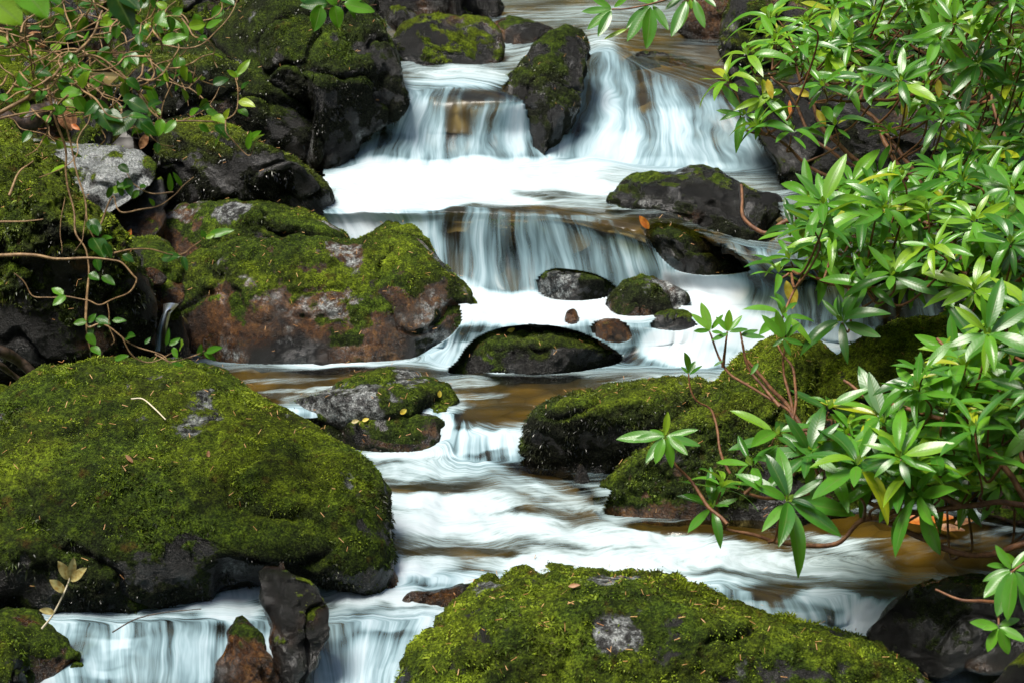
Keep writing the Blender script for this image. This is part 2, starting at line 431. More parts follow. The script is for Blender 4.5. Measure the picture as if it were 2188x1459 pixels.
def build_sheet():
    nt = 560
    t = np.linspace(-300, 2450, nt)
    Lu, Lv, Lz = [], [], []
    def cr(x, xp, fp):                       # smooth through the nodes
        y = np.interp(x, xp, fp)
        return y
    ker = np.hanning(31); ker /= ker.sum()
    def sm(a):
        return np.convolve(np.pad(a, 15, mode='edge'), ker, 'valid')
    for L in LINES:
        u = np.interp(t, L[:, 0], L[:, 1]); v = np.interp(t, L[:, 0], L[:, 2]); z = np.interp(t, L[:, 0], L[:, 3])
        Lu.append(sm(u)); Lv.append(sm(v)); Lz.append(sm(z))
    Lu, Lv, Lz = np.array(Lu), np.array(Lv), np.array(Lz)
    Ld = depth_at(Lv, Lz)
    K = len(LINES)
    rows = []
    seg = [6, 14, 14, 18, 14, 26, 26, 22, 20, 14, 14, 28, 26, 24, 20, 22, 18, 24, 22, 20, 16, 46, 46, 34, 16, 26, 26, 20, 14, 10, 10]
    P = unproj(Lu, Lv, Ld)                   # K x nt x 3
    for i in range(K - 1):
        m = seg[i] * 2
        s = np.arange(m) / m
        p0, p1, p2, p3 = P[max(i - 1, 0)], P[i], P[i + 1], P[min(i + 2, K - 1)]
        # centripetal-ish tangents limited to the local step, so lips stay crisp and nothing overshoots
        d1 = p2 - p1
        l0 = np.linalg.norm(p1 - p0, axis=-1, keepdims=True) + 1e-6
        l1 = np.linalg.norm(d1, axis=-1, keepdims=True) + 1e-6
        l2 = np.linalg.norm(p3 - p2, axis=-1, keepdims=True) + 1e-6
        m1 = ((p1 - p0) / l0 + d1 / l1) * .5 * l1
        m2 = (d1 / l1 + (p3 - p2) / l2) * .5 * l1
        for q in s:
            h00, h10, h01, h11 = 2*q**3-3*q*q+1, q**3-2*q*q+q, -2*q**3+3*q*q, q**3-q*q
            rows.append(h00 * p1 + h10 * m1 + h01 * p2 + h11 * m2)
    rows.append(P[-1])
    return t, np.array(rows)
WT, WP = build_sheet()
NR, NC = WP.shape[:2]
WU, WV, WD = proj(WP)
# flow coordinates in metres: across (by streamline), along (by length)
FLX = np.broadcast_to((WT / FPX * 5.2)[None, :], (NR, NC))
FLY = np.concatenate([np.zeros((1, NC)), np.cumsum(np.linalg.norm(np.diff(WP, axis=0), axis=-1), 0)])
FLY = np.broadcast_to(FLY[:, 250:400].mean(1)[:, None], (NR, NC)) * .6 + FLY * .4

# where the water is white: (u, v, half-width, half-height, whiteness), later entries over earlier ones
WHITE = [
    (1100, 60, 900, 150, .26), (1000, 20, 400, 20, .18), (1280, 30, 250, 20, .42), (900, 120, 60, 50, .3),
    (980, 165, 110, 26, .72), (880, 150, 40, 30, .5), (1080, 110, 50, 30, .45),
    (1060, 205, 75, 22, .06), (1290, 130, 40, 75, .52), (1420, 120, 90, 60, .16), (1530, 130, 90, 50, .22), (1580, 200, 90, 50, .12), (1500, 200, 60, 50, .16),
    (870, 270, 60, 90, .74), (800, 310, 60, 60, .55), (985, 262, 48, 42, .18), (960, 320, 60, 36, .62), (1060, 280, 55, 70, .55), (1115, 290, 30, 70, .72),
    (1275, 240, 54, 80, .68), (1400, 285, 100, 50, .62), (1290, 325, 130, 36, .82), (1540, 250, 80, 40, .44), (1530, 310, 90, 42, .50), (1640, 345, 60, 40, .52), (1440, 335, 80, 40, .66),
    (930, 352, 170, 16, .9), (1360, 352, 200, 16, .78), (740, 385, 80, 22, .75), (950, 385, 260, 42, 1.15), (1180, 380, 180, 34, .98), (1400, 375, 140, 22, .70), (1620, 395, 120, 22, .35), (860, 425, 160, 30, 1.15), (1060, 425, 190, 16, .92), (1230, 425, 90, 18, .55), (1160, 412, 70, 10, .35),
    (800, 470, 90, 50, 1.1), (1350, 445, 120, 12, .42), (1200, 452, 180, 8, .12), (1380, 485, 110, 26, .08), (1510, 505, 90, 26, .22), (1590, 530, 40, 26, .4), (1000, 447, 110, 5, .3),
    (905, 520, 42, 90, .95), (945, 560, 40, 60, .62), (1020, 545, 60, 70, .46), (1130, 540, 90, 70, .38), (1250, 560, 80, 60, .32), (1330, 560, 60, 60, .48), (1400, 580, 60, 50, .60), (1430, 540, 16, 50, .55),
    (950, 610, 70, 26, .98), (1060, 632, 120, 18, 1.05), (1120, 662, 250, 30, 1.2), (1330, 660, 120, 30, 1.1), (1500, 620, 100, 46, 1.15), (1620, 560, 70, 26, .55), (1560, 690, 120, 60, 1.15), (1430, 690, 60, 14, .6), (1660, 640, 60, 45, .62), (1760, 650, 90, 60, .55), (1800, 720, 110, 30, .95),
    (960, 740, 50, 50, .78), (1330, 700, 60, 22, .75), (1330, 735, 40, 30, .4), (1430, 745, 80, 40, 1.15), (1530, 775, 90, 34, 1.1), (1560, 800, 90, 20, .8),
    (700, 772, 220, 14, .70), (400, 765, 120, 12, .25), (1080, 785, 130, 11, .85), (1280, 790, 90, 12, .45), (1440, 800, 110, 14, .45),
    (800, 830, 460, 40, -.12), (1250, 835, 240, 28, -.10), (1000, 815, 70, 14, .42), (1010, 845, 90, 8, .34), (620, 815, 110, 7, .30), (640, 835, 90, 5, .34), (1350, 815, 80, 6, .28), (1150, 870, 120, 20, .12), (1060, 885, 90, 22, .0),
    (962, 905, 22, 34, 1.0), (1000, 935, 60, 20, .85), (1085, 940, 80, 18, .95), (960, 955, 180, 22, .82), (1080, 975, 60, 10, .35),
    (940, 1000, 160, 24, .62), (1100, 990, 60, 14, .25), (1180, 1010, 90, 20, .10), (1300, 1012, 170, 20, -.12), (920, 1042, 130, 10, .12), (1130, 1050, 120, 24, .48), (960, 1075, 170, 22, .95), (1200, 1060, 60, 34, .60),
    (1000, 1120, 260, 26, .85), (1250, 1100, 70, 22, .55), (1330, 1145, 180, 26, .85), (1450, 1122, 130, 12, -.05), (1850, 1116, 420, 24, -.08), (1560, 1165, 140, 16, .72), (1430, 1190, 200, 26, .85), (1650, 1195, 170, 26, .74), (1800, 1215, 140, 26, .66), (1760, 1165, 160, 20, .62), (1980, 1165, 160, 20, .16), (2050, 1200, 150, 24, .12),
    (980, 1180, 190, 12, .12), (900, 1212, 90, 26, 1.05), (1080, 1205, 90, 16, .70), (1000, 1240, 80, 16, .75), (1500, 1238, 120, 14, .5), (1620, 1265, 90, 18, .10), (1900, 1265, 120, 16, .14), (1760, 1275, 70, 20, .75), (1850, 1320, 80, 40, 1.05),
    (760, 1270, 70, 30, .85), (860, 1330, 110, 26, .78), (830, 1365, 80, 14, .42), (790, 1420, 130, 60, .72), (720, 1330, 40, 40, .6),
    (500, 1310, 70, 34, .92), (300, 1355, 140, 30, .6), (400, 1420, 150, 60, .74), (230, 1410, 60, 40, .5), (140, 1380, 60, 50, .2), (560, 1420, 60, 60, .8), (2080, 1440, 140, 40, .85),
]
def white_at(u, v):
    f = np.full(u.shape, .35)
    for (cu, cv, ru, rv, w) in WHITE:
        q = ((u - cu) / ru) ** 2 + ((v - cv) / rv) ** 2
        m = 1 - sstep(.35, 1.5, q)
        f = f + (w - f) * m
    return f
FOAM = white_at(WU + 22 * fbm(np.stack([FLX * 6, FLY * 2, FLX * 0], -1), 3, 5), WV + 9 * fbm(np.stack([FLX * 5, FLY * 2.5, FLX * 0 + 9], -1), 3, 8))
FOAM = FOAM + .05 * sstep(.35, .6, FOAM) * sstep(930, 980, WV) * sstep(1270, 1230, WV)
_pt = fbm(np.stack([FLX * 3.2, FLY * 9 - np.clip(FLX - 1.35, 0, None) * 6.5, FLX * 0 + 5], -1), 4, 71)
FOAM = FOAM + .42 * np.minimum(_pt, .15) * sstep(930, 990, WV) * sstep(1290, 1240, WV) * sstep(.2, .5, FOAM)
# real relief on the water: low swells along the flow, lumpy where it is white
q = np.stack([FLX * 7, FLY * 3.2, FLX * 0], -1)
rel = (.003 + .008 * sstep(.1, .5, FOAM)) * fbm(q, 3, 21) + .007 * np.clip(FOAM, 0, 1) * fbm(np.stack([FLX * 14, FLY * 8, FLX * 0 + 3], -1), 3, 31)
dz = np.gradient(WP[..., 2], axis=0)
steep = sstep(.35, .85, np.abs(dz) / (np.linalg.norm(np.gradient(WP, axis=0), axis=-1) + 1e-9))
STEEP = sstep(.07, .32, np.abs(dz) / (np.linalg.norm(np.gradient(WP, axis=0), axis=-1) + 1e-9))
STEEP = np.maximum(STEEP, sstep(1285, 1330, WV) * sstep(1500, 1480, WV) * (WU < 1000))
WPd = WP.copy()
WPd[..., 2] += rel * (1 - .8 * steep)
WPd[..., 1] -= steep * .014 * (1 + fbm(np.stack([FLX * 22, FLY * 1.5, FLX * 0], -1), 3, 41))
WF = grid_faces(NR, NC)[:, ::-1]
_u0, _v0 = WU.ravel()[WF[:, 0]], WV.ravel()[WF[:, 0]]
WF = WF[~((_u0 < 690) & (_v0 < 738) | (_u0 < 640) & (_v0 < 420) | (_u0 < 900) & (_v0 > 600) & (_v0 < 756) | (_u0 < 900) & (_v0 > 890) & (_v0 < 940))]      # the banks have no water
_uf, _vf, _df = WU.ravel(), WV.ravel(), WD.ravel()
def wd(u, v):
    i = np.argmin((_uf - u) ** 2 + (_vf - v) ** 2)
    return float(_df[i])
# ground: banks, plus unseen valley sides added to block low sky light
def ground_z(x, y):
    ys = WP[:, 280, 1]; zs = WP[:, 280, 2]
    o = np.argsort(ys)
    zb = np.interp(y, ys[o], zs[o]) - .45
    zb = np.where(y > 9, zb + (y - 9) * .22, zb)
    zb = np.where(y < 1.2, zb + (1.2 - y) * -.05, zb)
    p = np.stack([x, y, x * 0], -1)
    n = fbm(p * 1.3, 5, 91)
    lx = -1.22 - .10 * (y - 6) + .25 * n
    rx = 1.02 + .05 * (y - 6) + .2 * n
    l = np.clip(lx - x, 0, None); r = np.clip(x - rx, 0, None)
    rise = .62 * l / (1 + .15 * np.clip(l, 0, 3)) + .55 * r + .035 * (l + r) ** 1.7
    z = zb + .22 * sstep(0, .25, l + r) + rise + .10 * fbm(p * 3.1, 4, 92) * sstep(0, .4, l + r)
    z = z + np.clip(y - 11.5, 0, None) * .95 + .10 * np.clip(l + r - 2.5, 0, None) ** 1.5 + np.clip(-6 - y, 0, None) * .22  # slopes out of view, raised upstream, aside and behind to cut low light
    return np.minimum(z, 34)
def build_ground():
    a = np.concatenate([np.linspace(-60, -4, 40)[:-1], np.linspace(-4, 4, 240), np.linspace(4, 60, 40)[1:]])
    b = np.concatenate([np.linspace(-40, 1, 30)[:-1], np.linspace(1, 12, 260), np.linspace(12, 90, 40)[1:]])
    X, Y = np.meshgrid(a, b)
    Z = ground_z(X, Y)
    return np.stack([X, Y, Z], -1)
G = build_ground()
tag(mesh_obj("ground", G.reshape(-1, 3), grid_faces(*G.shape[:2]), M['ground']), kind='structure')

# ------------------------------------------------------------------ boulders
ROCKS = []       # (verts, pixel u, v, depth, name) kept so that things can be laid on them
NEEDLES = []
NBL = [0]
SEATS = []
def smooth_outline(pts, m=520):
    P = np.array(pts, float); n = len(P)
    seglen = np.linalg.norm(np.roll(P, -1, 0) - P, axis=1)
    out = []
    for i in range(n):
        p0, p1, p2, p3 = P[i - 1], P[i], P[(i + 1) % n], P[(i + 2) % n]
        kq = max(3, int(m * seglen[i] / seglen.sum()))
        for s in np.arange(kq) / kq:
            a = .5 * (2*p1 + (p2-p0)*s + (2*p0-5*p1+4*p2-p3)*s*s + (3*p1-p0-3*p2+p3)*s**3)
            b = p1 + (p2 - p1) * s
            out.append(a * .8 + b * .2)
    return np.array(out)

def radial(poly, c, th):
    d = np.stack([np.cos(th), np.sin(th)], -1)            # A x 2
    a = poly - c; e = np.roll(poly, -1, 0) - poly
    den = d[:, None, 0] * e[None, :, 1] - d[:, None, 1] * e[None, :, 0]
    den = np.where(np.abs(den) < 1e-9, 1e-9, den)
    r = (a[None, :, 0] * e[None, :, 1] - a[None, :, 1] * e[None, :, 0]) / den
    s = (a[None, :, 0] * d[:, None, 1] - a[None, :, 1] * d[:, None, 0]) / den
    ok = (s >= 0) & (s <= 1) & (r > 0)
    return np.where(ok, r, 0).max(1)

def boulder(label, outline, base=None, d=None, dd=0.0, T=.25, Tb=None, prof=((0, 0), (1, .25)), n=2.3, rough=.02, freq=4.0, strata=0.0, seed=0,
            moss=0.0, hue=.3, warm=-1.0, pale=-1.0, tone=.5, wet=.7, wetline=None, tufts=1.0, blade=.011, center=None, group=None, name="boulder", cat="boulder", needles=0, waist=0.0, moss_h=.25, lump=.006, side=0.0, black=0.0, facets=7, sit=True):
    poly = smooth_outline(outline)
    vt, vb = poly[:, 1].min(), poly[:, 1].max()
    seat = sit and base is not None and n < 2.8
    poly0 = poly.copy()
    if seat:                                               # a rock standing in the stream goes on down under the water
        Ho = vb - vt
        poly[:, 1] += .30 * Ho * sstep(base[1] - .10 * Ho, vb + .02 * Ho, poly[:, 1])
    if center is None:
        x, y = poly[:, 0], poly[:, 1]; xn, yn = np.roll(x, -1), np.roll(y, -1)
        cr = x * yn - xn * y; A = cr.sum() / 2
        c = np.array([((x + xn) * cr).sum(), ((y + yn) * cr).sum()]) / (6 * A)
    else: c = np.array(center, float)
    per = np.linalg.norm(np.roll(poly, -1, 0) - poly, axis=1).sum()
    nth = int(np.clip(per / 5.0, 60, 420)); nph = int(np.clip(nth * .62, 36, 250))
    th = np.linspace(0, 2 * np.pi, nth, endpoint=False)
    rr = radial(poly, c, th)
    ph = np.linspace(0, np.pi, nph)
    s, co = np.sin(ph), np.cos(ph)
    rho = np.abs(s) ** (2 / n); dep = -np.sign(co) * np.abs(co) ** (2 / n)
    U = c[0] + rho[:, None] * (rr * np.cos(th))[None]
    V = c[1] + rho[:, None] * (rr * np.sin(th))[None]
    h = (vb - V) / (vb - vt)
    if d is None:
        bu, bv = base
        d = wd(bu, bv)
    dw = d
    d = d + (0 if seat else dd)
    hm = (vb - vt) / FPX * d
    pr = np.array(prof, float)
    xs = np.linspace(0, 1, 101)
    pf = np.interp(xs, pr[:, 0], pr[:, 1])
    kk = np.hanning(15); kk /= kk.sum()
    pf = np.convolve(np.pad(pf, 7, mode='reflect', reflect_type='odd'), kk, 'valid')
    Tb = T if Tb is None else Tb
    D = d + np.where(dep < 0, T, Tb)[:, None] * dep[:, None] + np.interp(np.clip(h, 0, 1), xs, pf) * hm + side * (U - c[0]) / FPX * d
    if seat:                                               # and its front meets the water where the photo shows the waterline
        fr = D[:nph // 2]; uu = U[:nph // 2]; vv = V[:nph // 2]
        i_ = np.argmin((uu - base[0]) ** 2 + (vv - base[1]) ** 2)
        sh_ = (dw - fr.ravel()[i_]) - .02
        D = D + sh_
        SEATS.append((poly0, c, th, rr, n, T, d + sh_, xs, pf, hm, vb, vt, side))
    P = unproj(U, V, D)
    off = np.array([seed * 3.7, seed * 1.3, seed * 5.1])
    def normals(P):
        a = np.roll(P, -1, 1) - np.roll(P, 1, 1)
        b = np.gradient(P, axis=0)
        N = np.cross(a, b)
        N /= np.linalg.norm(N, axis=-1, keepdims=True) + 1e-12
        N[0] = N[1].mean(0); N[-1] = N[-2].mean(0)
        N /= np.linalg.norm(N, axis=-1, keepdims=True) + 1e-12
        cen = P.reshape(-1, 3).mean(0)
        if ((P - cen) * N).sum() < 0: N = -N
        return N
    N = normals(P)
    # fracture planes: flat facets cut into the side that meets the eye
    rg = np.random.default_rng(seed * 97 + 5)
    front_ = np.broadcast_to(sstep(.05, .5, -dep)[:, None], h.shape)
    cen_ = P.reshape(-1, 3).mean(0); ext = (P - cen_)
    for _ in range(facets):
        a_ = rg.uniform(-1.1, 1.1); e_ = rg.uniform(-.3, .8)
        pn = np.array([math.sin(a_) * math.cos(e_), -math.cos(a_) * math.cos(e_), math.sin(e_)])
        s_ = ext @ pn
        over = s_ - s_.max() * rg.uniform(.66, .90)
        k_ = .02 * abs(s_.max()) + .004
        ext = ext - (np.logaddexp(0, np.clip(over / k_, -40, 40)) * k_ * rg.uniform(.75, 1.0) * front_)[..., None] * pn
    P = cen_ + ext
    N = normals(P)
    disp = rough * fbm(P * freq + off, 5, seed)
    if strata:
        q = P @ np.array([.45, .25, .85]) + .03 * fbm(P * 3 + off, 3, seed + 5)
        disp = disp + strata * (np.abs(((q * 13) % 1) - .5) * 2 - .5) + strata * .6 * vnoise(np.stack([q * 46, q * 0, q * 0], -1), seed)
    crease = 1 - np.abs(fbm(P * freq * .8 + off + 40, 3, seed + 9))
    disp = disp - rough * .9 * sstep(.86, 1.0, crease)
    P = P + N * disp[..., None]
    N = normals(P)
    nz = N[..., 2]
    f1 = fbm(P * 5.5 + off, 4, seed + 2)
    f2 = fbm(P * 17 + off, 4, seed + 3)
    mm = nz * .58 + f1 * .55 + f2 * .50 + moss + .10 + (h - .5) * moss_h * 1.4
    ms = sstep(.05, .75, mm)
    palev = sstep(.0, .45, fbm(P * 7.5 + off + 23, 5, seed + 14) * .9 + pale - .12 + nz * .1)
    ms = ms * (1 - .8 * palev)
    if pale > .3: palev = palev * 1.7
    if seat and wetline is None: wetline = .03
    wl = np.zeros_like(h)
    if wetline is not None:                                # bare wet rock along the waterline
        wl = 1 - sstep(wetline, wetline + .16, h + .10 * f1)
        ms = ms * (1 - wl)
    P = P + N * (ms * (lump * fbm(P * 42 + off, 3, seed + 4) + lump * .7 + .011 * np.maximum(fbm(P * 13 + off, 3, seed + 24), 0)))[..., None] + N * ((1 - ms) * .004 * fbm(P * 30, 3, seed + 6))[..., None]
    warmv = sstep(.0, .5, fbm(P * 4.2 + off + 11, 4, seed + 12) + warm)
    black_shade = np.clip(black + .45 * fbm(P * 6 + off + 51, 4, seed + 18) - 1.0 * (nz - .45), 0, 1) if black else np.zeros_like(h)  # black moss, with shade painted into the colour of steep faces
    ms = np.maximum(ms, .8 * black_shade * (1 - palev) * sstep(.0, .4, .25 + f2))
    lowness = sstep(.75, .1, h + .25 * f1)  # grows towards the rock's foot, where moss turns darker and less yellow
    huev = np.clip(hue - .35 * lowness + .62 * fbm(P * 3.1 + off + 31, 4, seed + 16) + .3 * fbm(P * 11 + off, 3, seed + 17) + .25 * (nz - .3), 0, 1)
    wetv = np.clip(wet + .4 * wl, 0, 1)
    tonev = np.clip(tone * np.ones_like(h) - .5 * wl, 0, 1)
    F = grid_faces(nph, nth, wrap=True)
    bu_, bv_, bd_ = c[0], vb, d
    org = unproj(bu_, bv_, bd_)
    o = mesh_obj(name, P.reshape(-1, 3), F, M['rock'], origin=org, attrs=dict(moss=ms.ravel(), hue=huev.ravel(), warm=warmv.ravel(), pale=palev.ravel(), tone=tonev.ravel(), black=black_shade.ravel(), wet=np.broadcast_to(wetv, h.shape).ravel()))
    tag(o, label, cat, group)
    pu, pv, pd = proj(P)
    N = normals(P)
    vis = np.arange(nph) < nph * .56
    ROCKS.append((P[vis].reshape(-1, 3), pu[vis].ravel(), pv[vis].ravel(), pd[vis].ravel(), N[vis].reshape(-1, 3)))
    # ---- moss blades on the faces that carry moss
    p = P.reshape(-1, 3); fc = p[F]
    cr_ = np.cross(fc[:, 1] - fc[:, 0], fc[:, 2] - fc[:, 0]) * .5 + np.cross(fc[:, 2] - fc[:, 0], fc[:, 3] - fc[:, 0]) * .5
    ar = np.linalg.norm(cr_, axis=1)
    nn = N.reshape(-1, 3)[F[:, 0]]
    cen = fc.mean(1)
    view = np.array([0, 0, CAM_Z]) - cen
    view /= np.linalg.norm(view, axis=1, keepdims=True)
    fac = (nn * view).sum(1)
    msf = ms.ravel()[F].mean(1)
    if tufts > 0:
        w = ar * np.clip(msf - .12, 0, 1) * (fac > -.35)
        blade = blade * .52
        cnt = int(w.sum() * 44000 * tufts * (.006 / blade) ** 1.6)
        if cnt > 0:
            NBL[0] += cnt
            idx = RNG.choice(len(F), cnt, p=w / w.sum())
            b = RNG.dirichlet((1, 1, 1, 1), cnt)
            pt = (fc[idx] * b[..., None]).sum(1)
            nr = nn[idx]
            cl2 = sstep(.15, .6, fbm(pt * 10, 3, 35))
            cl = fbm(pt * 26, 3, 3)                          # clumps share size, lean and tint
            keep = cl + .35 > RNG.random(cnt) * .6 - .1
            pt, nr, cl, idx, cl2 = pt[keep], nr[keep], cl[keep], idx[keep], cl2[keep]
            k = len(pt)
            rd = RNG.normal(size=(k, 3)); rd -= nr * (rd * nr).sum(1, keepdims=True)
            rd /= np.linalg.norm(rd, axis=1, keepdims=True)
            lean = RNG.uniform(.35, 1.3, (k, 1))
            dr = nr + rd * lean + np.array([0, 0, -.35]) * (1 - np.clip(nr[:, 2:], 0, 1))
            dr /= np.linalg.norm(dr, axis=1, keepdims=True)
            sd = np.cross(dr, RNG.normal(size=(k, 3))); sd /= np.linalg.norm(sd, axis=1, keepdims=True) + 1e-9
            ln = blade * RNG.uniform(.55, 1.45, (k, 1)) * (1 + .5 * cl[:, None]) * (.85 + .95 * cl2[:, None])
            wdt = blade * RNG.uniform(.10, .20, (k, 1))
            a0 = pt - nr * .002
            v0, v1 = a0 - sd * wdt, a0 + sd * wdt
            mid = a0 + dr * ln * .55
            v2, v3 = mid + sd * wdt * 1.5, mid - sd * wdt * 1.5
            v4 = a0 + dr * ln - np.array([0, 0, 1]) * ln * .25
            vs = np.stack([v0, v1, v2, v3, v4], 1).reshape(-1, 3)
            q = np.arange(k)[:, None] * 5
            hu = np.clip(huev.ravel()[F[idx, 0]] + RNG.normal(0, .16, k) + .3 * cl, 0, 1)
            rn = np.clip(.44 + .38 * fbm(pt * 6.5, 3, 33) - .34 * lowness.ravel()[F[idx, 0]] + .40 * cl + RNG.normal(0, .20, k), 0, 1)
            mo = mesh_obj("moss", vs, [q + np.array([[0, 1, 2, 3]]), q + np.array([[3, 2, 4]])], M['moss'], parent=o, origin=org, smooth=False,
                          attrs=dict(hue=np.repeat(hu, 5), rnd=np.repeat(rn, 5), black=np.repeat(black_shade.ravel()[F[idx, 0]], 5)))
            mo["kind"] = "stuff"
    if needles:
        w = ar * np.clip(nn[:, 2] + .1, 0, 1) * (fac > -.1)
        idx = RNG.choice(len(F), needles, p=w / w.sum())
        NEEDLES.append((cen[idx] + nn[idx] * .008, nn[idx]))
    return o

def surf(u, v, r=9):
    """front-most boulder surface under a photo pixel: point, normal"""
    best = None
    for P, pu, pv, pd, N in ROCKS:
        m = (np.abs(pu - u) < r) & (np.abs(pv - v) < r)
        if m.any():
            i = np.where(m)[0][np.argmin(pd[m] + 1e-4 * ((pu[m] - u) ** 2 + (pv[m] - v) ** 2))]
            if best is None or pd[i] < best[2]: best = (P[i], N[i], pd[i])
    if best is None: raise ValueError((u, v))
    return best[0], best[1]

# ---- foreground
boulder("huge dome boulder covered in green and yellow moss filling the lower left",
    [(-330,1080),(-260,960),(-120,890),(0,845),(60,815),(160,790),(290,776),(400,782),(475,806),(560,850),(650,900),(740,965),(790,1010),(814,1070),(826,1140),(832,1235),(800,1275),(700,1262),(600,1262),(530,1272),(460,1300),(380,1325),(240,1345),(100,1338),(0,1318),(-120,1330),(-280,1260)],
    d=4.40, T=.20, prof=((0,-.20),(.3,-.15),(.6,.04),(.85,.40),(1,.85)), n=2.4, rough=.020, freq=3.2, seed=1,
    moss=.55, hue=.42, warm=-.55, pale=-.26, black=.10, facets=0, tone=.45, wet=.75, wetline=.01, tufts=1.25, blade=.0115, moss_h=.62, needles=150)
boulder("long low boulder under shaggy yellow green moss, bottom centre of the stream",
    [(850,1500),(886,1400),(930,1350),(985,1290),(1022,1248),(1085,1218),(1180,1205),(1280,1212),(1380,1225),(1480,1255),(1600,1300),(1720,1345),(1820,1380),(1900,1412),(1955,1440),(2010,1490),(2040,1600),(1900,1760),(1500,1820),(1050,1780),(860,1650)],
    d=3.98, T=.36, prof=((0,-.1),(.3,-.08),(.6,.0),(.8,.14),(1,.55)), n=2.4, rough=.022, freq=3.6, seed=2, center=(1400,1500),
    moss=.30, hue=.50, facets=3, warm=-.5, pale=-.25, tone=.6, wet=.4, tufts=1.5, blade=.013, moss_h=.25, needles=260, lump=.010)
boulder("black shiny wet boulder with a pale rim at the lower right corner",
    [(1850,1352),(1872,1318),(1920,1275),(1990,1245),(2060,1234),(2130,1238),(2260,1250),(2380,1300),(2380,1420),(2200,1430),(2120,1425),(2050,1440),(1990,1470),(1930,1440),(1885,1395)],
    d=4.05, T=.22, prof=((0,.16),(.35,.06),(.6,-.08),(.8,-.02),(1,.55)), n=2.6, rough=.010, freq=5, seed=3,
    moss=-.55, hue=.2, warm=-.6, pale=-.35, tone=.18, black=.6, wet=1.0, tufts=.5, blade=.007)
boulder("small dark wet rock poking out by the white water in the lower right corner",
    [(2066,1425),(2085,1405),(2130,1380),(2190,1345),(2290,1330),(2330,1420),(2200,1440),(2110,1440)],
    d=3.92, T=.12, prof=((0,.0),(.7,.0),(1,.5)), rough=.010, freq=7, seed=4, moss=-.5, warm=-.6, tone=.45, wet=1, tufts=.5, blade=.007)
boulder("mossy edged dark rock cut off by the bottom right corner",
    [(2110,1480),(2140,1440),(2190,1405),(2290,1380),(2380,1480),(2300,1600),(2150,1600)],
    d=3.72, T=.14, prof=((0,.0),(.7,.0),(1,.4)), rough=.012, freq=6, seed=5, moss=-.1, hue=.3, warm=-.6, tone=.4, wet=1, tufts=.8, blade=.008)
boulder("small bright green mossy rock cut off by the bottom left corner",
    [(-120,1400),(-60,1345),(0,1335),(38,1368),(58,1415),(66,1480),(40,1600),(-120,1620)],
    d=3.75, T=.14, prof=((0,.0),(.6,.0),(1,.35)), rough=.012, freq=6, seed=6, moss=.5, hue=.40, tone=.5, tufts=1.3, blade=.010)
boulder("reddish brown wet rock beside the fallen leaf twig in the lower left",
    [(-120,1330),(0,1308),(70,1318),(130,1345),(158,1380),(180,1420),(190,1500),(120,1580),(-60,1560)],
    d=4.02, T=.14, prof=((0,.0),(.6,.0),(1,.4)), rough=.012, freq=6, seed=7, moss=-.3, warm=.25, tone=.4, wet=1, tufts=.5, blade=.008)
boulder("round rock drowned under a veil of falling water at the lower left",
    [(150,1450),(175,1395),(215,1365),(262,1372),(292,1410),(300,1470),(270,1540),(170,1540)],
    d=4.06, T=.05, prof=((0,-.1),(.6,.0),(1,.5)), rough=.008, freq=7, seed=8, moss=-.2, hue=.3, warm=-.1, tone=.5, wet=1, tufts=0)
boulder("upright reddish brown wet rock standing between two small falls",
    [(546,1222),(562,1210),(600,1210),(640,1222),(678,1252),(702,1298),(708,1345),(696,1400),(672,1450),(664,1520),(606,1520),(588,1420),(575,1340),(556,1280)],
    d=3.93, T=.11, prof=((0,-.02),(.8,.0),(.92,.05),(1,.32)), n=2.8, rough=.016, freq=8, strata=.006, facets=11, seed=9, moss=-.6, hue=.45, warm=.3, pale=-.5, tone=.3, wet=1, tufts=.5, blade=.006)
boulder("low pointed wet brown rock with water sheeting over it, below the upright rock",
    [(448,1480),(470,1405),(498,1342),(518,1328),(545,1352),(572,1395),(600,1470),(610,1540),(450,1560)],
    d=3.88, T=.11, prof=((0,-.1),(.7,.0),(1,.4)), n=2.2, rough=.013, freq=9, strata=.006, facets=11, seed=10, moss=-.6, warm=.25, tone=.5, wet=1, tufts=0)
boulder("small flat reddish rock breaking the rapid beside the long mossy boulder",
    [(858,1284),(880,1262),(925,1258),(965,1254),(1010,1252),(1040,1280),(1000,1300),(900,1300)],
    base=(930,1278), sit=False, dd=-.02, T=.05, prof=((0,.0),(.6,.1),(1,.8)), rough=.008, freq=9, seed=11, moss=-.6, warm=.35, tone=.6, wet=1, tufts=0)
boulder("thin brown wet stone lip sticking out at the right edge of the huge dome boulder",
    [(815,1235),(828,1205),(842,1222),(850,1245),(838,1258),(818,1255)],
    base=(840,1240), T=.04, rough=.004, freq=9, seed=12, moss=-.4, warm=.2, tone=.6, wet=1, tufts=0)

# ---- middle pool
boulder("grey topped rock with a moss saddle in the middle of the pool",
    [(622,868),(650,850),(690,832),(760,800),(830,788),(880,794),(930,818),(958,842),(976,858),(966,876),(944,892),(930,915),(850,930),(760,925),(690,905)],
    base=(860,952), sit=False, dd=.13, T=.16, prof=((0,-.05),(.35,.0),(.6,.25),(1,1.3)), n=2.3, rough=.010, freq=6, seed=13, moss=.22, hue=.42, black=.3, warm=-.5, pale=.16, tone=.8, wet=.85, tufts=1.0, blade=.009, moss_h=.0, needles=40)
boulder("low dark mossy slab leaning against the grey topped rock",
    [(690,915),(740,898),(800,884),(872,872),(930,880),(950,905),(948,945),(900,966),(800,968),(720,955)],
    base=(860,952), dd=-.12, T=.12, prof=((0,-.05),(.6,.0),(1,.9)), n=2.6, rough=.010, freq=7, seed=14, moss=.2, hue=.35, warm=-.5, pale=-.05, tone=.3, black=.6, wet=.9, wetline=.18, tufts=1.1, blade=.009, needles=30)
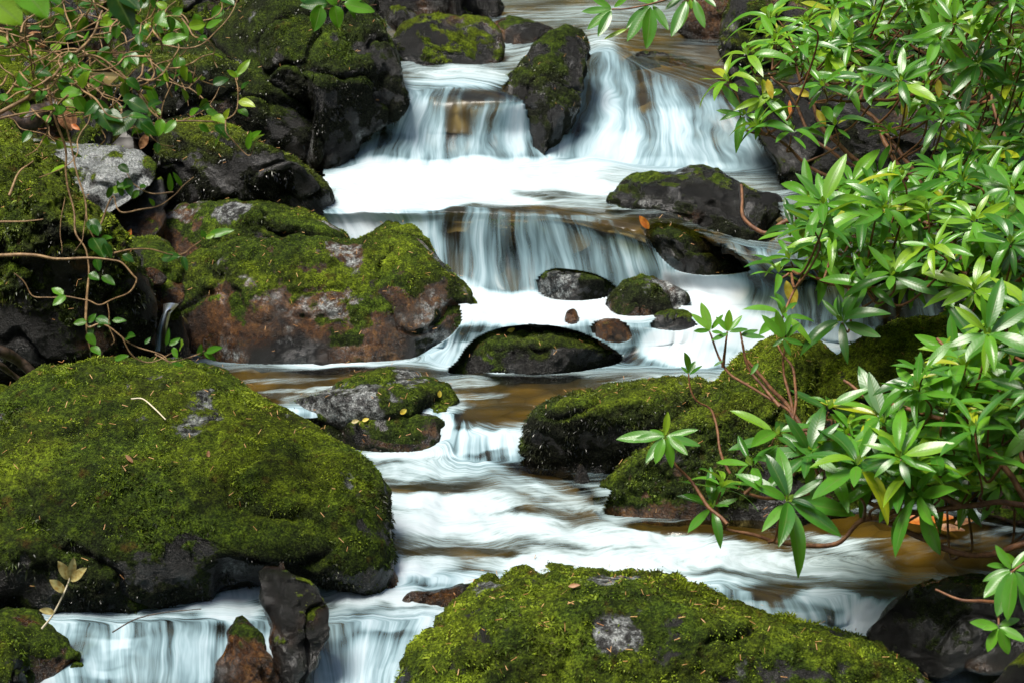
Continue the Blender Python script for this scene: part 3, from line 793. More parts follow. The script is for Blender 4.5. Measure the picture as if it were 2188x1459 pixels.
boulder("dark mossy boulder with an undercut face, left of the mossy pyramid",
    [(1092,1000),(1100,980),(1128,946),(1140,900),(1180,862),(1230,840),(1300,825),(1380,805),(1450,803),(1530,818),(1580,860),(1590,950),(1500,1010),(1350,1020),(1200,1012)],
    base=(1200,1000), dd=.14, T=.17, prof=((0,.18),(.3,.12),(.55,-.10),(.72,-.02),(1,.6)), n=2.5, rough=.014, freq=5, seed=15, moss=.30, hue=.42, black=.6, warm=-.35, pale=-.6, tone=.35, wet=.6, tufts=1.2, blade=.011, moss_h=.55, needles=60)
boulder("tall pyramid boulder in yellow green moss standing beside the right bank",
    [(1262,1112),(1268,1080),(1300,1030),(1350,985),(1400,958),(1450,900),(1510,850),(1560,800),(1600,765),(1660,730),(1720,724),(1760,745),(1782,790),(1830,880),(1880,1000),(1880,1090),(1700,1125),(1450,1125),(1320,1120)],
    base=(1400,1105), dd=-.14, T=.24, prof=((0,-.12),(.3,-.02),(.6,.10),(.85,.28),(1,.5)), n=2.3, rough=.016, freq=4.5, seed=16, center=(1570,960), moss=.6, hue=.7, black=.15, warm=.1, pale=-.6, tone=.35, wet=.5, tufts=1.5, blade=.013, moss_h=.45, needles=90, lump=.009)
boulder("broad mossy boulder under the rhododendron, behind the pyramid boulder",
    [(1690,905),(1712,862),(1745,828),(1800,772),(1850,726),(1920,696),(2000,690),(2110,650),(2300,600),(2420,700),(2420,1060),(2000,1090),(1780,1060)],
    d=4.85, T=.30, prof=((0,-.05),(.5,.0),(.8,.15),(1,.55)), n=2.3, rough=.016, freq=4.5, seed=17, moss=.30, hue=.66, warm=-.2, pale=-.6, tone=.35, wet=.4, tufts=1.3, blade=.013, moss_h=.3, needles=80, lump=.009)
boulder("brown mossy bank rock at the right edge below the rhododendron leaves",
    [(2090,1090),(2120,1010),(2160,965),(2260,930),(2400,980),(2400,1110),(2200,1120)],
    d=4.55, T=.18, prof=((0,0),(1,.5)), rough=.014, freq=5, seed=18, moss=.1, hue=.5, warm=.1, tone=.5, wet=.5, tufts=1, blade=.011)
boulder("tiny pointed dark stone standing in the shallow brown water",
    [(1226,1026),(1232,1000),(1241,990),(1252,1002),(1262,1028),(1245,1034)],
    base=(1244,1020), T=.03, rough=.004, freq=12, seed=19, moss=-.3, warm=.0, tone=.5, wet=.8, tufts=0)
boulder("flat pale topped rock just behind the huge dome boulder",
    [(90,820),(108,796),(150,776),(215,764),(270,764),(325,772),(380,764),(450,778),(505,812),(520,850),(300,880),(100,860)],
    d=5.06, T=.15, prof=((0,0),(.5,0),(1,1.0)), n=2.4, rough=.012, freq=7, strata=.004, seed=20, moss=-.05, hue=.6, warm=-.35, pale=.45, tone=.9, wet=.7, tufts=.8, blade=.008)
boulder("small round mossy rock at the left edge beside the dead branches",
    [(-70,860),(-40,838),(0,832),(30,842),(46,858),(30,890),(-60,890)],
    d=4.92, T=.08, rough=.008, freq=8, seed=21, moss=.0, hue=.3, pale=.2, tone=.6, wet=.7, tufts=1, blade=.008)
boulder("dark stone in the pool behind the flat pale topped rock",
    [(150,778),(170,762),(215,756),(270,762),(300,775),(260,790),(180,792)],
    d=5.22, T=.08, rough=.008, freq=8, seed=22, moss=-.6, warm=.1, tone=.4, wet=1, tufts=0)

# ---- left bank
boulder("big saddle backed boulder with green moss cap and rusty brown face in mid stream",
    [(356,690),(364,655),(378,600),(398,568),(425,542),(478,525),(520,495),(565,485),(610,492),(650,488),(700,500),(750,514),(785,505),(812,486),(845,478),(882,489),(912,522),(960,582),(1000,626),(1019,662),(1019,692),(992,724),(950,750),(900,775),(760,785),(560,788),(440,782),(392,760),(366,725)],
    base=(680,768), dd=-.06, T=.26, prof=((0,-.02),(.45,.0),(.68,.12),(.85,.30),(1,.65)), n=2.5, rough=.016, freq=4.2, strata=.0, seed=24, moss=.12, hue=.25, black=.15, facets=4, warm=.3, pale=-.20, tone=.45, wet=.75, wetline=.10, tufts=1.2, blade=.0105, moss_h=.75, needles=110)
boulder("rounded olive boulder tucked under the overhanging slab",
    [(318,512),(332,485),(356,456),(402,434),(470,424),(560,428),(640,448),(700,482),(740,520),(700,560),(560,570),(400,562),(335,545)],
    d=5.95, T=.22, prof=((0,0),(.6,.0),(1,.5)), n=2.3, rough=.012, freq=5, seed=25, moss=.12, hue=.25, black=.2, warm=.05, pale=-.2, tone=.5, wet=.5, tufts=.8, blade=.009, moss_h=.5, needles=20)
boulder("overhanging slab with a mossy top and a black shadowed face above the olive boulder",
    [(316,440),(328,370),(338,300),(368,266),(440,259),(520,288),(600,330),(660,368),(704,408),(714,455),(742,488),(760,515),(720,520),(650,480),(560,448),(460,440),(380,452)],
    d=6.05, T=.26, prof=((0,.55),(.25,.40),(.5,.10),(.62,-.14),(.75,-.10),(1,.75)), n=2.7, rough=.014, freq=5, strata=.003, seed=26, moss=.05, hue=.55, black=.8, warm=-.95, pale=-.6, tone=.22, wet=.5, tufts=1.2, blade=.012, moss_h=.7, needles=50, side=.12)
boulder("slanting mossy slab with a dark flank between the vines and the big upper boulder",
    [(240,215),(268,150),(325,105),(400,88),(470,104),(520,140),(570,170),(620,204),(662,236),(690,275),(686,312),(672,362),(620,360),(540,320),(480,300),(380,300),(280,290)],
    d=6.6, T=.30, prof=((0,.25),(.3,.12),(.6,-.08),(.75,-.0),(1,.75)), n=2.5, rough=.018, freq=4.5, strata=.003, seed=27, moss=.10, hue=.48, black=.8, warm=-.55, pale=-.45, tone=.35, wet=.6, tufts=1.2, blade=.013, moss_h=.65, needles=40, side=.10)
boulder("biggest upper left boulder with dull green moss beside the top waterfall",
    [(452,70),(510,20),(580,-40),(690,-80),(780,-40),(812,40),(842,100),(860,160),(870,212),(862,242),(826,272),(792,302),(764,345),(736,385),(690,395),(656,380),(660,330),(690,285),(660,238),(600,200),(520,150)],
    d=6.72, T=.36, prof=((0,.10),(.25,.02),(.45,-.10),(.65,.0),(1,.5)), n=2.5, rough=.022, freq=3.6, strata=.0, seed=28, moss=.22, hue=.2, black=.8, warm=-.95, pale=-.35, tone=.35, wet=.8, tufts=1.1, blade=.013, moss_h=.75, needles=60)
boulder("shaggy boulder hung with brown and green moss at the left edge",
    [(-160,420),(-110,290),(0,272),(60,308),(120,368),(170,430),(222,470),(262,502),(268,545),(302,592),(326,645),(332,705),(325,765),(230,790),(100,800),(-80,800),(-180,700)],
    d=5.15, T=.30, prof=((0,.12),(.2,.05),(.45,-.06),(.75,.05),(1,.55)), n=2.5, rough=.024, freq=4.5, seed=29, moss=.40, hue=.5, black=.2, warm=.1, pale=-.7, tone=.3, wet=.4, wetline=.10, tufts=1.6, blade=.015, moss_h=.55, needles=90, lump=.014)
boulder("pale grey wet slab half hidden behind the hanging vines",
    [(40,305),(120,302),(200,312),(270,318),(320,345),(332,380),(305,412),(240,452),(205,475),(165,450),(100,380)],
    d=5.75, T=.14, prof=((0,-.1),(.4,.3),(1,1.6)), n=2.4, rough=.014, freq=5, strata=.002, seed=30, moss=.02, hue=.45, warm=-.8, pale=.34, tone=1.0, wet=.9, tufts=.9, blade=.010, moss_h=0)
boulder("black sided block under the pale grey slab",
    [(190,470),(240,445),(300,408),(345,380),(360,430),(340,510),(300,530),(230,520)],
    d=5.9, T=.15, prof=((0,.1),(1,.2)), rough=.012, freq=6, seed=31, moss=-.6, warm=-.4, tone=.2, wet=.6, tufts=0)
boulder("small round stone furred with dark moss left of the saddle backed boulder",
    [(262,560),(274,530),(292,515),(322,509),(352,518),(378,548),(394,580),(385,612),(330,618),(280,606)],
    d=5.4, T=.10, prof=((0,0),(.6,.1),(1,.7)), n=2.3, rough=.007, freq=8, seed=32, moss=.16, hue=.3, pale=.1, tone=.8, wet=.6, tufts=1.2, blade=.008)
boulder("smooth amber brown pebble above the trickle on the left",
    [(288,592),(300,578),(322,574),(342,582),(354,596),(340,608),(300,608)],
    d=5.25, T=.05, rough=.003, freq=9, seed=33, moss=-.8, warm=.5, tone=.9, wet=1, tufts=0, cat="pebble", name="pebble")
boulder("wet orange rock ledge that the left trickle runs over",
    [(292,612),(320,598),(365,598),(392,606),(392,640),(370,662),(335,668),(300,645)],
    d=5.30, T=.08, prof=((0,.2),(.5,.0),(1,1.2)), rough=.005, freq=8, seed=34, moss=-.8, warm=.9, tone=1, wet=1, tufts=0)
boulder("dark wet rock below the orange ledge at the left trickle",
    [(268,668),(300,640),(345,650),(385,670),(400,740),(390,790),(300,790),(262,740)],
    d=5.36, T=.10, prof=((0,-.1),(1,.3)), rough=.014, freq=7, seed=35, moss=-.3, warm=-.2, tone=.25, wet=1, tufts=.6, blade=.008)
boulder("mossy hummock at the top left among the twigs",
    [(285,100),(300,60),(335,30),(380,38),(410,70),(420,110),(370,130),(300,125)],
    d=7.2, T=.16, prof=((0,0),(1,.5)), rough=.02, freq=6, seed=36, moss=.4, hue=.6, tone=.4, tufts=1.3, blade=.014)
boulder("round yellow green moss hummock beside the fallen log",
    [(150,300),(165,250),(195,230),(228,250),(240,300),(225,335),(165,335)],
    d=6.1, T=.12, prof=((0,0),(1,.5)), rough=.014, freq=7, seed=37, moss=.45, hue=.62, tone=.4, tufts=1.4, blade=.012)
boulder("low mossy mound along the far left edge under the twigs",
    [(-160,330),(-120,170),(-30,110),(60,100),(140,140),(190,200),(200,300),(100,330),(-60,350)],
    d=6.5, T=.24, prof=((0,0),(1,.6)), rough=.03, freq=5, seed=38, moss=.2, hue=.5, warm=.1, tone=.3, tufts=1.2, blade=.014, needles=40)
boulder("mossy mound behind the top left twigs at the edge of the picture",
    [(-120,160),(-100,20),(20,-60),(160,-60),(260,-20),(300,60),(290,130),(150,180),(0,180)],
    d=7.3, T=.30, prof=((0,0),(1,.6)), rough=.03, freq=4.5, seed=39, moss=.2, hue=.55, warm=.1, tone=.3, tufts=1.0, blade=.015)
boulder("dark mossy rock at the top edge left of the biggest upper boulder",
    [(280,90),(330,-10),(420,-70),(520,-60),(560,0),(520,70),(460,110),(380,110)],
    d=7.9, T=.3, prof=((0,0),(1,.5)), rough=.03, freq=4.5, seed=40, moss=.1, hue=.4, warm=-.1, tone=.3, tufts=1.0, blade=.015)

# ---- the falls
boulder("dark mossy rock parting the water below the main fall",
    [(940,800),(962,770),(980,742),(1012,714),(1060,695),(1122,686),(1190,689),(1250,704),(1302,728),(1346,757),(1340,778),(1250,796),(1150,804),(1050,798)],
    base=(1140,786), dd=-.04, T=.26, prof=((0,-.05),(.5,.0),(.75,.2),(1,.95)), n=2.0, rough=.010, freq=6, seed=41, moss=.2, hue=.30, warm=-.25, pale=-.35, tone=.45, black=.7, wetline=-.5, facets=2, wet=.9, tufts=1.2, blade=.008, moss_h=.3, needles=30)
boulder("orange brown stone half drowned in foam right of the dark parting rock",
    [(1258,700),(1270,686),(1300,680),(1335,686),(1350,702),(1352,725),(1320,735),(1275,722)],
    base=(1310,715), dd=-.03, T=.07, prof=((0,0),(1,.5)), rough=.005, freq=8, seed=42, moss=-.8, warm=.7, tone=1, wet=1, tufts=0)
boulder("tiny orange pebble in the white foam",
    [(1208,678),(1214,664),(1226,660),(1234,672),(1236,688),(1222,694),(1210,690)],
    base=(1222,686), dd=-.01, T=.025, rough=.002, freq=10, seed=43, moss=-.8, warm=.7, tone=1, wet=1, tufts=0, cat="pebble", name="pebble")
boulder("low black furry rock at the foot of the main fall, left of two",
    [(1138,608),(1150,585),(1180,570),(1220,572),(1262,580),(1300,594),(1322,612),(1310,635),(1250,645),(1180,642),(1148,630)],
    base=(1220,634), dd=-.05, T=.10, prof=((0,0),(.6,.05),(1,.7)), n=2.4, rough=.008, freq=8, seed=44, moss=.25, hue=.05, warm=-.6, pale=.0, tone=.15, black=.85, wet=1, tufts=1.3, blade=.007)
boulder("rounded black furry rock in the foam, right of the low black rock",
    [(1298,655),(1312,628),(1335,606),(1375,597),(1420,602),(1455,622),(1470,645),(1440,670),(1370,678),(1315,675)],
    base=(1370,668), dd=-.05, T=.11, prof=((0,0),(.6,.05),(1,.7)), n=2.4, rough=.008, freq=8, seed=45, moss=.25, hue=.10, warm=-.45, pale=.0, tone=.25, black=.85, wet=1, tufts=1.3, blade=.007)
boulder("broad dark ledge rock behind the curtain of the main fall",
    [(862,480),(920,462),(1000,462),(1100,466),(1160,470),(1230,482),(1300,506),(1370,532),(1430,560),(1450,600),(1440,660),(1300,680),(1000,670),(880,640)],
    base=(1100,560), dd=.20, T=.20, Tb=.3, prof=((0,-.1),(1,.05)), n=4.5, rough=.014, freq=6, strata=.004, seed=46, moss=-.1, hue=.15, warm=-.25, tone=.15, black=.7, wet=1, tufts=.6, blade=.010)
boulder("black mossy rock with an orange leaf on its tip at the main fall lip",
    [(1372,500),(1378,478),(1400,468),(1450,474),(1500,495),(1550,525),(1600,552),(1612,580),(1570,590),(1500,592),(1440,580),(1400,545)],
    base=(1480,575), dd=-.06, T=.12, prof=((0,-.05),(.6,.0),(1,.6)), n=2.4, rough=.010, freq=7, seed=47, moss=.15, hue=.12, warm=-.95, pale=-.2, tone=.22, black=.75, wet=1, tufts=1.2, blade=.008, needles=20)
boulder("glossy black hump backed rock in the upper pool",
    [(1296,436),(1308,410),(1330,384),(1356,374),(1420,373),(1455,364),(1500,358),(1535,368),(1572,388),(1610,408),(1665,418),(1690,470),(1670,520),(1600,520),(1500,490),(1400,450),(1320,446)],
    base=(1400,450), dd=-.06, T=.17, prof=((0,-.05),(.6,.0),(1,.7)), n=2.4, rough=.012, freq=6, strata=.004, seed=48, moss=-.38, hue=.2, warm=-.95, pale=-.3, tone=.18, black=.7, wet=1, tufts=.8, blade=.007)
boulder("tall dark leaning rock splitting the top waterfall in two",
    [(1062,192),(1085,165),(1105,140),(1140,100),(1180,66),(1208,55),(1238,68),(1256,95),(1254,130),(1245,180),(1234,235),(1215,280),(1192,312),(1165,335),(1138,325),(1130,270),(1108,215)],
    base=(1150,335), dd=-.04, T=.17, prof=((0,-.05),(.4,.0),(1,.45)), n=2.5, rough=.012, freq=5.5, strata=.006, seed=49, moss=-.12, hue=.25, warm=-.22, pale=-.7, tone=.2, black=.6, wet=1, tufts=1.0, blade=.009, needles=16)
boulder("ledge rock under the left part of the top waterfall",
    [(880,240),(910,212),(960,198),(1020,198),(1080,205),(1130,220),(1145,270),(1140,340),(1050,375),(900,375),(840,350),(850,290)],
    base=(1000,280), dd=.17, T=.15, Tb=.25, n=4, rough=.016, freq=6, seed=50, moss=-.5, warm=-.1, tone=.22, wet=1, tufts=.3, blade=.010)
boulder("olive and orange stained rock with a black side in the top pool",
    [(832,110),(842,74),(868,46),(920,31),(980,34),(1040,44),(1068,76),(1074,122),(1040,142),(960,140),(900,146),(858,128)],
    base=(960,140), dd=-.05, T=.22, prof=((0,0),(.6,.0),(1,.35)), n=2.6, rough=.016, freq=5, strata=.003, seed=51, moss=-.05, hue=.42, warm=.30, tone=.2, black=.15, wet=1, tufts=.7, blade=.009)
boulder("black wet rock at the top edge, left of the far cascade",
    [(700,50),(730,-20),(800,-60),(900,-70),(1000,-50),(1060,-20),(1072,20),(1040,44),(960,40),(880,60),(790,70)],
    d=8.3, T=.3, prof=((0,0),(1,.4)), rough=.03, freq=4.5, seed=52, moss=-.25, hue=.3, warm=-.3, tone=.2, wet=1, tufts=.5, blade=.012)
boulder("small angular brown rock on the left shore of the top pool",
    [(826,48),(834,20),(860,18),(890,32),(870,55),(845,66)],
    d=7.6, T=.08, rough=.008, freq=8, seed=53, moss=-.4, warm=.2, tone=.4, wet=1, tufts=0)
boulder("low dark rust edged rock in the top pool left of the leaning rock",
    [(1046,70),(1055,48),(1090,38),(1140,48),(1180,62),(1160,90),(1100,98),(1060,90)],
    base=(1110,86), dd=-.03, T=.12, prof=((0,0),(1,.6)), rough=.008, freq=7, seed=54, moss=-.7, warm=.15, tone=.3, wet=1, tufts=0)
boulder("drowned dark rock under the right hand cascade of the top waterfall",
    [(1300,210),(1330,130),(1400,112),(1480,130),(1560,180),(1610,235),(1590,290),(1480,320),(1380,300)],
    base=(1440,220), dd=.36, T=.12, Tb=.2, n=3.2, rough=.02, freq=5, seed=56, moss=-.4, warm=.0, tone=.25, wet=1, tufts=0)
boulder("rounded drowned rock low in the right hand cascade",
    [(1420,330),(1430,275),(1480,255),(1540,262),(1590,290),(1640,330),(1640,385),(1540,392),(1450,385)],
    base=(1520,320), dd=.26, T=.10, Tb=.2, n=2.8, rough=.012, freq=6, seed=57, moss=-.5, warm=.1, tone=.3, wet=1, tufts=0)
boulder("drowned reddish rock under the small fall beside the rhododendron",
    [(1590,700),(1600,640),(1640,600),(1720,590),(1800,600),(1870,640),(1890,720),(1800,750),(1650,730)],
    base=(1720,650), dd=.13, T=.12, Tb=.25, n=3.2, rough=.012, freq=6, seed=58, moss=-.6, warm=.1, tone=.5, wet=1, tufts=0)
boulder("black wet rock behind the upper rhododendron",
    [(1560,200),(1590,170),(1680,150),(1850,160),(2100,180),(2300,300),(2300,560),(1950,540),(1760,480),(1690,410),(1660,350),(1610,290),(1592,245)],
    d=6.35, T=.32, prof=((0,.10),(.5,.0),(1,.25)), n=2.6, rough=.03, freq=4, strata=.004, seed=59, moss=-.35, hue=.3, warm=-.4, pale=-.5, tone=.05, black=.6, wet=.5, tufts=.6, blade=.012)
boulder("brown mossy cliff block at the top right behind the rhododendron",
    [(1545,120),(1556,30),(1600,-60),(1750,-110),(2000,-130),(2300,-120),(2350,200),(2000,240),(1750,210),(1600,200)],
    d=6.9, T=.35, prof=((0,.0),(1,.30)), n=3, rough=.03, freq=4.5, strata=.008, seed=60, moss=.05, hue=.45, black=.3, warm=.0, pale=-.5, tone=.35, wet=.4, tufts=.8, blade=.014)
boulder("dark rock at the top edge behind the overhanging rhododendron sprig",
    [(1440,60),(1470,-10),(1540,-50),(1640,-40),(1600,60),(1570,90),(1500,92)],
    d=7.7, T=.2, rough=.02, freq=5, seed=61, moss=-.2, warm=.1, tone=.25, wet=.9, tufts=.3, blade=.012)
boulder("half drowned dark stone showing through the foam left of the small right fall",
    [(1385,700),(1400,678),(1435,668),(1475,676),(1492,695),(1450,708)],
    base=(1440,696), dd=-.02, T=.07, prof=((0,0),(1,1.0)), rough=.005, freq=8, seed=62, moss=-.4, tone=.6, wet=1, tufts=0)

# ------------------------------------------------------------------ the water goes in: foam collars where it laps the boulders
for (pl, c_, th_, rr_, n_, T_, d_, xs_, pf_, hm_, vb_, vt_, sd_) in SEATS:     # behind a boulder's face the stream passes round its back
    pl = c_ + (pl - c_) * .90
    wu, wv, wdp = proj(WPd)
    bb = (wu > pl[:, 0].min()) & (wu < pl[:, 0].max()) & (wv > pl[:, 1].min()) & (wv < pl[:, 1].max())
    ii = np.argwhere(bb)
    if not len(ii): continue
    u_, v_ = wu[bb], wv[bb]
    x1, y1 = pl[::4, 0], pl[::4, 1]; x2, y2 = np.roll(x1, -1), np.roll(y1, -1)
    ins = ((((y1[None] > v_[:, None]) != (y2[None] > v_[:, None])) & (u_[:, None] < (x2 - x1)[None] * (v_[:, None] - y1[None]) / (y2 - y1 + 1e-9)[None] + x1[None])).sum(1) % 2).astype(bool)
    an = np.arctan2(v_ - c_[1], u_ - c_[0]) % (2 * np.pi)
    rho_ = np.clip(np.hypot(u_ - c_[0], v_ - c_[1]) / np.interp(an, th_, rr_, period=2 * np.pi), 0, 1)
    hh = np.clip((vb_ - v_) / (vb_ - vt_), 0, 1)
    df = d_ - .15 * T_ * (1 - rho_ ** n_) ** (1 / n_) + np.interp(hh, xs_, pf_) * hm_ + sd_ * (u_ - c_[0]) / FPX * d_ + .03
    nd = np.where(ins & (df > wdp[bb]), df, wdp[bb])
    WPd[bb] = unproj(u_, v_, nd)
# streambed below it
B = WPd[::5, ::5].copy()
bn = fbm(B * 6, 3, 77)
B[..., 2] -= .030 + .016 * bn
B[..., 1] += .05
tag(mesh_obj("streambed", B.reshape(-1, 3), grid_faces(*B.shape[:2])[:, ::-1], M['bed'], attrs=dict(ledge=STEEP[::5, ::5].ravel())), kind='structure')
_vx = .028
_occ = np.unique(np.concatenate([np.round(P / _vx).astype(np.int64) @ np.array([1, 10007, 100160063]) for P, *_ in ROCKS]))
_wk = np.round(WP / _vx).astype(np.int64)
_near = np.zeros(FOAM.shape)
for _o in [(0,0,0),(1,0,0),(-1,0,0),(0,1,0),(0,-1,0),(0,0,1),(0,0,-1)]:
    _near += np.isin((_wk + np.array(_o)) @ np.array([1, 10007, 100160063]), _occ)
_near = np.clip(_near / 3, 0, 1)
_kk = np.hanning(9); _kk /= _kk.sum()
for _ax in (0, 1):
    _near = np.apply_along_axis(lambda r: np.convolve(r, _kk, 'same'), _ax, _near)
_lap = .5 + .5 * fbm(np.stack([FLX * 9, FLY * 9, FLX * 0], -1), 3, 61)
FOAM = FOAM + np.clip(_near, 0, 1) * (.15 + .5 * _lap) * sstep(1.0, .3, FOAM) * sstep(600, 760, WV)
tag(mesh_obj("water", WPd.reshape(-1, 3), WF, M['water'], attrs=dict(
    flow=np.stack([FLX + .10 * (1 - STEEP) * FLY, FLY + .22 * FLX * (1 - STEEP) + .05 * fbm(np.stack([FLX * 3, FLY * 3, FLX * 0], -1), 3, 55) * (1 - STEEP), FLX * 0], -1).reshape(-1, 3), foam=FOAM.ravel(), steep=STEEP.ravel())), kind='structure')

# ------------------------------------------------------------------ plants
class MB:
    """collects quads (with leaf attributes) and becomes ONE mesh object"""
    def __init__(s): s.v, s.f, s.n, s.a = [], [], 0, {"rnd": [], "lv": [], "lu": []}
    def add(s, v, f, **at):
        v = np.asarray(v, float).reshape(-1, 3)
        s.v.append(v); s.f.append(np.asarray(f) + s.n); s.n += len(v)
        for k in s.a: s.a[k].append(np.broadcast_to(np.asarray(at.get(k, 0.0), float), (len(v),)))
    def build(s, name, mat, parent=None, origin=None):
        v = np.concatenate(s.v)
        return mesh_obj(name, v, np.concatenate(s.f), mat, parent=parent, origin=v.mean(0) if origin is None else origin,
                        attrs={k: np.concatenate(x) for k, x in s.a.items()})

def unit(a): return a / (np.linalg.norm(a, axis=-1, keepdims=True) + 1e-12)

def curve(P, m=8):
    P = np.asarray(P, float)
    if len(P) < 3: return np.array([P[0] + (P[-1] - P[0]) * s for s in np.linspace(0, 1, 5)])
    Q = np.vstack([2 * P[0] - P[1], P, 2 * P[-1] - P[-2]])
    out = []
    for i in range(1, len(Q) - 2):
        p0, p1, p2, p3 = Q[i-1], Q[i], Q[i+1], Q[i+2]
        for s in np.arange(m) / m:
            out.append(.5 * (2*p1 + (p2-p0)*s + (2*p0-5*p1+4*p2-p3)*s*s + (3*p1-p0-3*p2+p3)*s**3))
    out.append(P[-1])
    return np.array(out)

def tube(mb, P, r0, r1, sides=7, wob=.0):
    P = np.asarray(P, float)
    if wob: P = P + wob * np.stack([vnoise(P * 14 + 3, 1), vnoise(P * 14 + 9, 2), vnoise(P * 14 + 21, 3)], -1)
    T = unit(np.gradient(P, axis=0))
    ref = np.where(np.abs(T[:, 2:]) > .9, np.array([[1., 0, 0]]), np.array([[0, 0, 1.]]))
    A = unit(np.cross(T, ref)); Bv = np.cross(T, A)
    n = len(P)
    rad = np.linspace(r0, r1, n) * (1 + .12 * vnoise(P * 40, 4))
    an = np.arange(sides) / sides * 2 * np.pi
    V = P[:, None] + rad[:, None, None] * (np.cos(an)[None, :, None] * A[:, None] + np.sin(an)[None, :, None] * Bv[:, None])
    mb.add(V, grid_faces(n, sides, wrap=True))
    for e, idx in ((0, 0), (n - 1, -1)):
        k = np.arange(sides)
        mb.add(np.vstack([V[idx], P[idx]]), np.stack([k, (k + 1) % sides, np.full(sides, sides), np.full(sides, sides)], -1)[:0] if False else np.stack([k[::2][:sides // 2], (k[::2][:sides // 2] + 1) % sides, (k[::2][:sides // 2] + 2) % sides, np.full(sides // 2, sides)], -1))

def leaf(mb, p, d, n, L, W, droop=.15, fold=.25, rnd=.5, shape=.85, rows=9, cols=5, curl=0.0, wave=0.0, notch=None):
    d = unit(np.asarray(d, float)); n = np.asarray(n, float)
    n = unit(n - d * (n @ d)); s_ = np.cross(d, n)
    s = np.linspace(0, 1, rows)[:, None]; c = np.linspace(-1, 1, cols)[None, :]
    w = W * .5 * np.clip(np.sin(np.pi * np.clip(s, 0, 1) ** shape), 0, 1) ** .78 + W * .03
    w = w * (1 if notch is None else np.where(s > notch, np.clip(1 - (s - notch) * 5, .15, 1), 1))
    lat = c * w
    up = fold * np.abs(lat) - droop * L * s ** 2 + wave * W * np.sin(s * 9 + c * 1.3) * np.abs(c) + curl * L * np.sin(s * np.pi)
    V = np.asarray(p)[None, None] + (s * L * (1 - .25 * abs(droop) * s))[..., None] * d + lat[..., None] * s_ + up[..., None] * n
    mb.add(V, grid_faces(rows, cols), rnd=rnd, lv=np.broadcast_to(c, (rows, cols)).ravel(), lu=np.broadcast_to(s, (rows, cols)).ravel())

CAMP = np.array([0, 0, CAM_Z])

def rosette(mb, c, axis, k, L, rnd0, spread=(.9, 1.6), W=.235):
    """a whorl of rhododendron leaves round a shoot tip"""
    axis = unit(np.asarray(axis, float))
    a = unit(np.cross(axis, RNG.normal(size=3))); b = np.cross(axis, a)
    f0 = RNG.random() * 6.28
    for i in range(k):
        phi = f0 + i * 2.399 + RNG.normal(0, .12)
        el = spread[0] + (spread[1] - spread[0]) * ((i + .5) / k) + RNG.normal(0, .10)
        rd = np.cos(phi) * a + np.sin(phi) * b
        d = np.cos(el) * axis + np.sin(el) * rd
        nn = np.sin(el) * axis - np.cos(el) * rd
        l = L * RNG.uniform(.58, 1.2) * (.72 if el < 1.0 else 1)
        leaf(mb, c + axis * (.018 * (1 - i / k)) + d * .008, d, nn + RNG.normal(0, .12, 3), l, l * W * RNG.uniform(.85, 1.15), droop=RNG.uniform(.0, .62), fold=RNG.uniform(.02, .55),
             rnd=np.clip(rnd0 + RNG.normal(0, .2), 0, .94) if RNG.random() > .02 else 1.0, shape=RNG.uniform(.8, 1.1), wave=RNG.uniform(0, .07))
    # the bud in the middle
    for i in range(3):
        phi = i * 2.1
        d = axis + .3 * (np.cos(phi) * a + np.sin(phi) * b)
        leaf(mb, c + axis * .008, d, np.cos(phi) * a + np.sin(phi) * b, .026, .011, .0, .3, rnd=.92, rows=5, cols=3)

def inside(poly, u, v):
    poly = np.array(poly, float); x, y = poly[:, 0], poly[:, 1]; xn, yn = np.roll(x, -1), np.roll(y, -1)
    return bool((((y > v) != (yn > v)) & (u < (xn - x) * (v - y) / (yn - y + 1e-9) + x)).sum() % 2)

def px(pts, d0=None, d1=None):
    pts = np.array(pts, float)
    d = pts[:, 2] if pts.shape[1] > 2 else np.linspace(d0, d1, len(pts))
    return unproj(pts[:, 0], pts[:, 1], d)

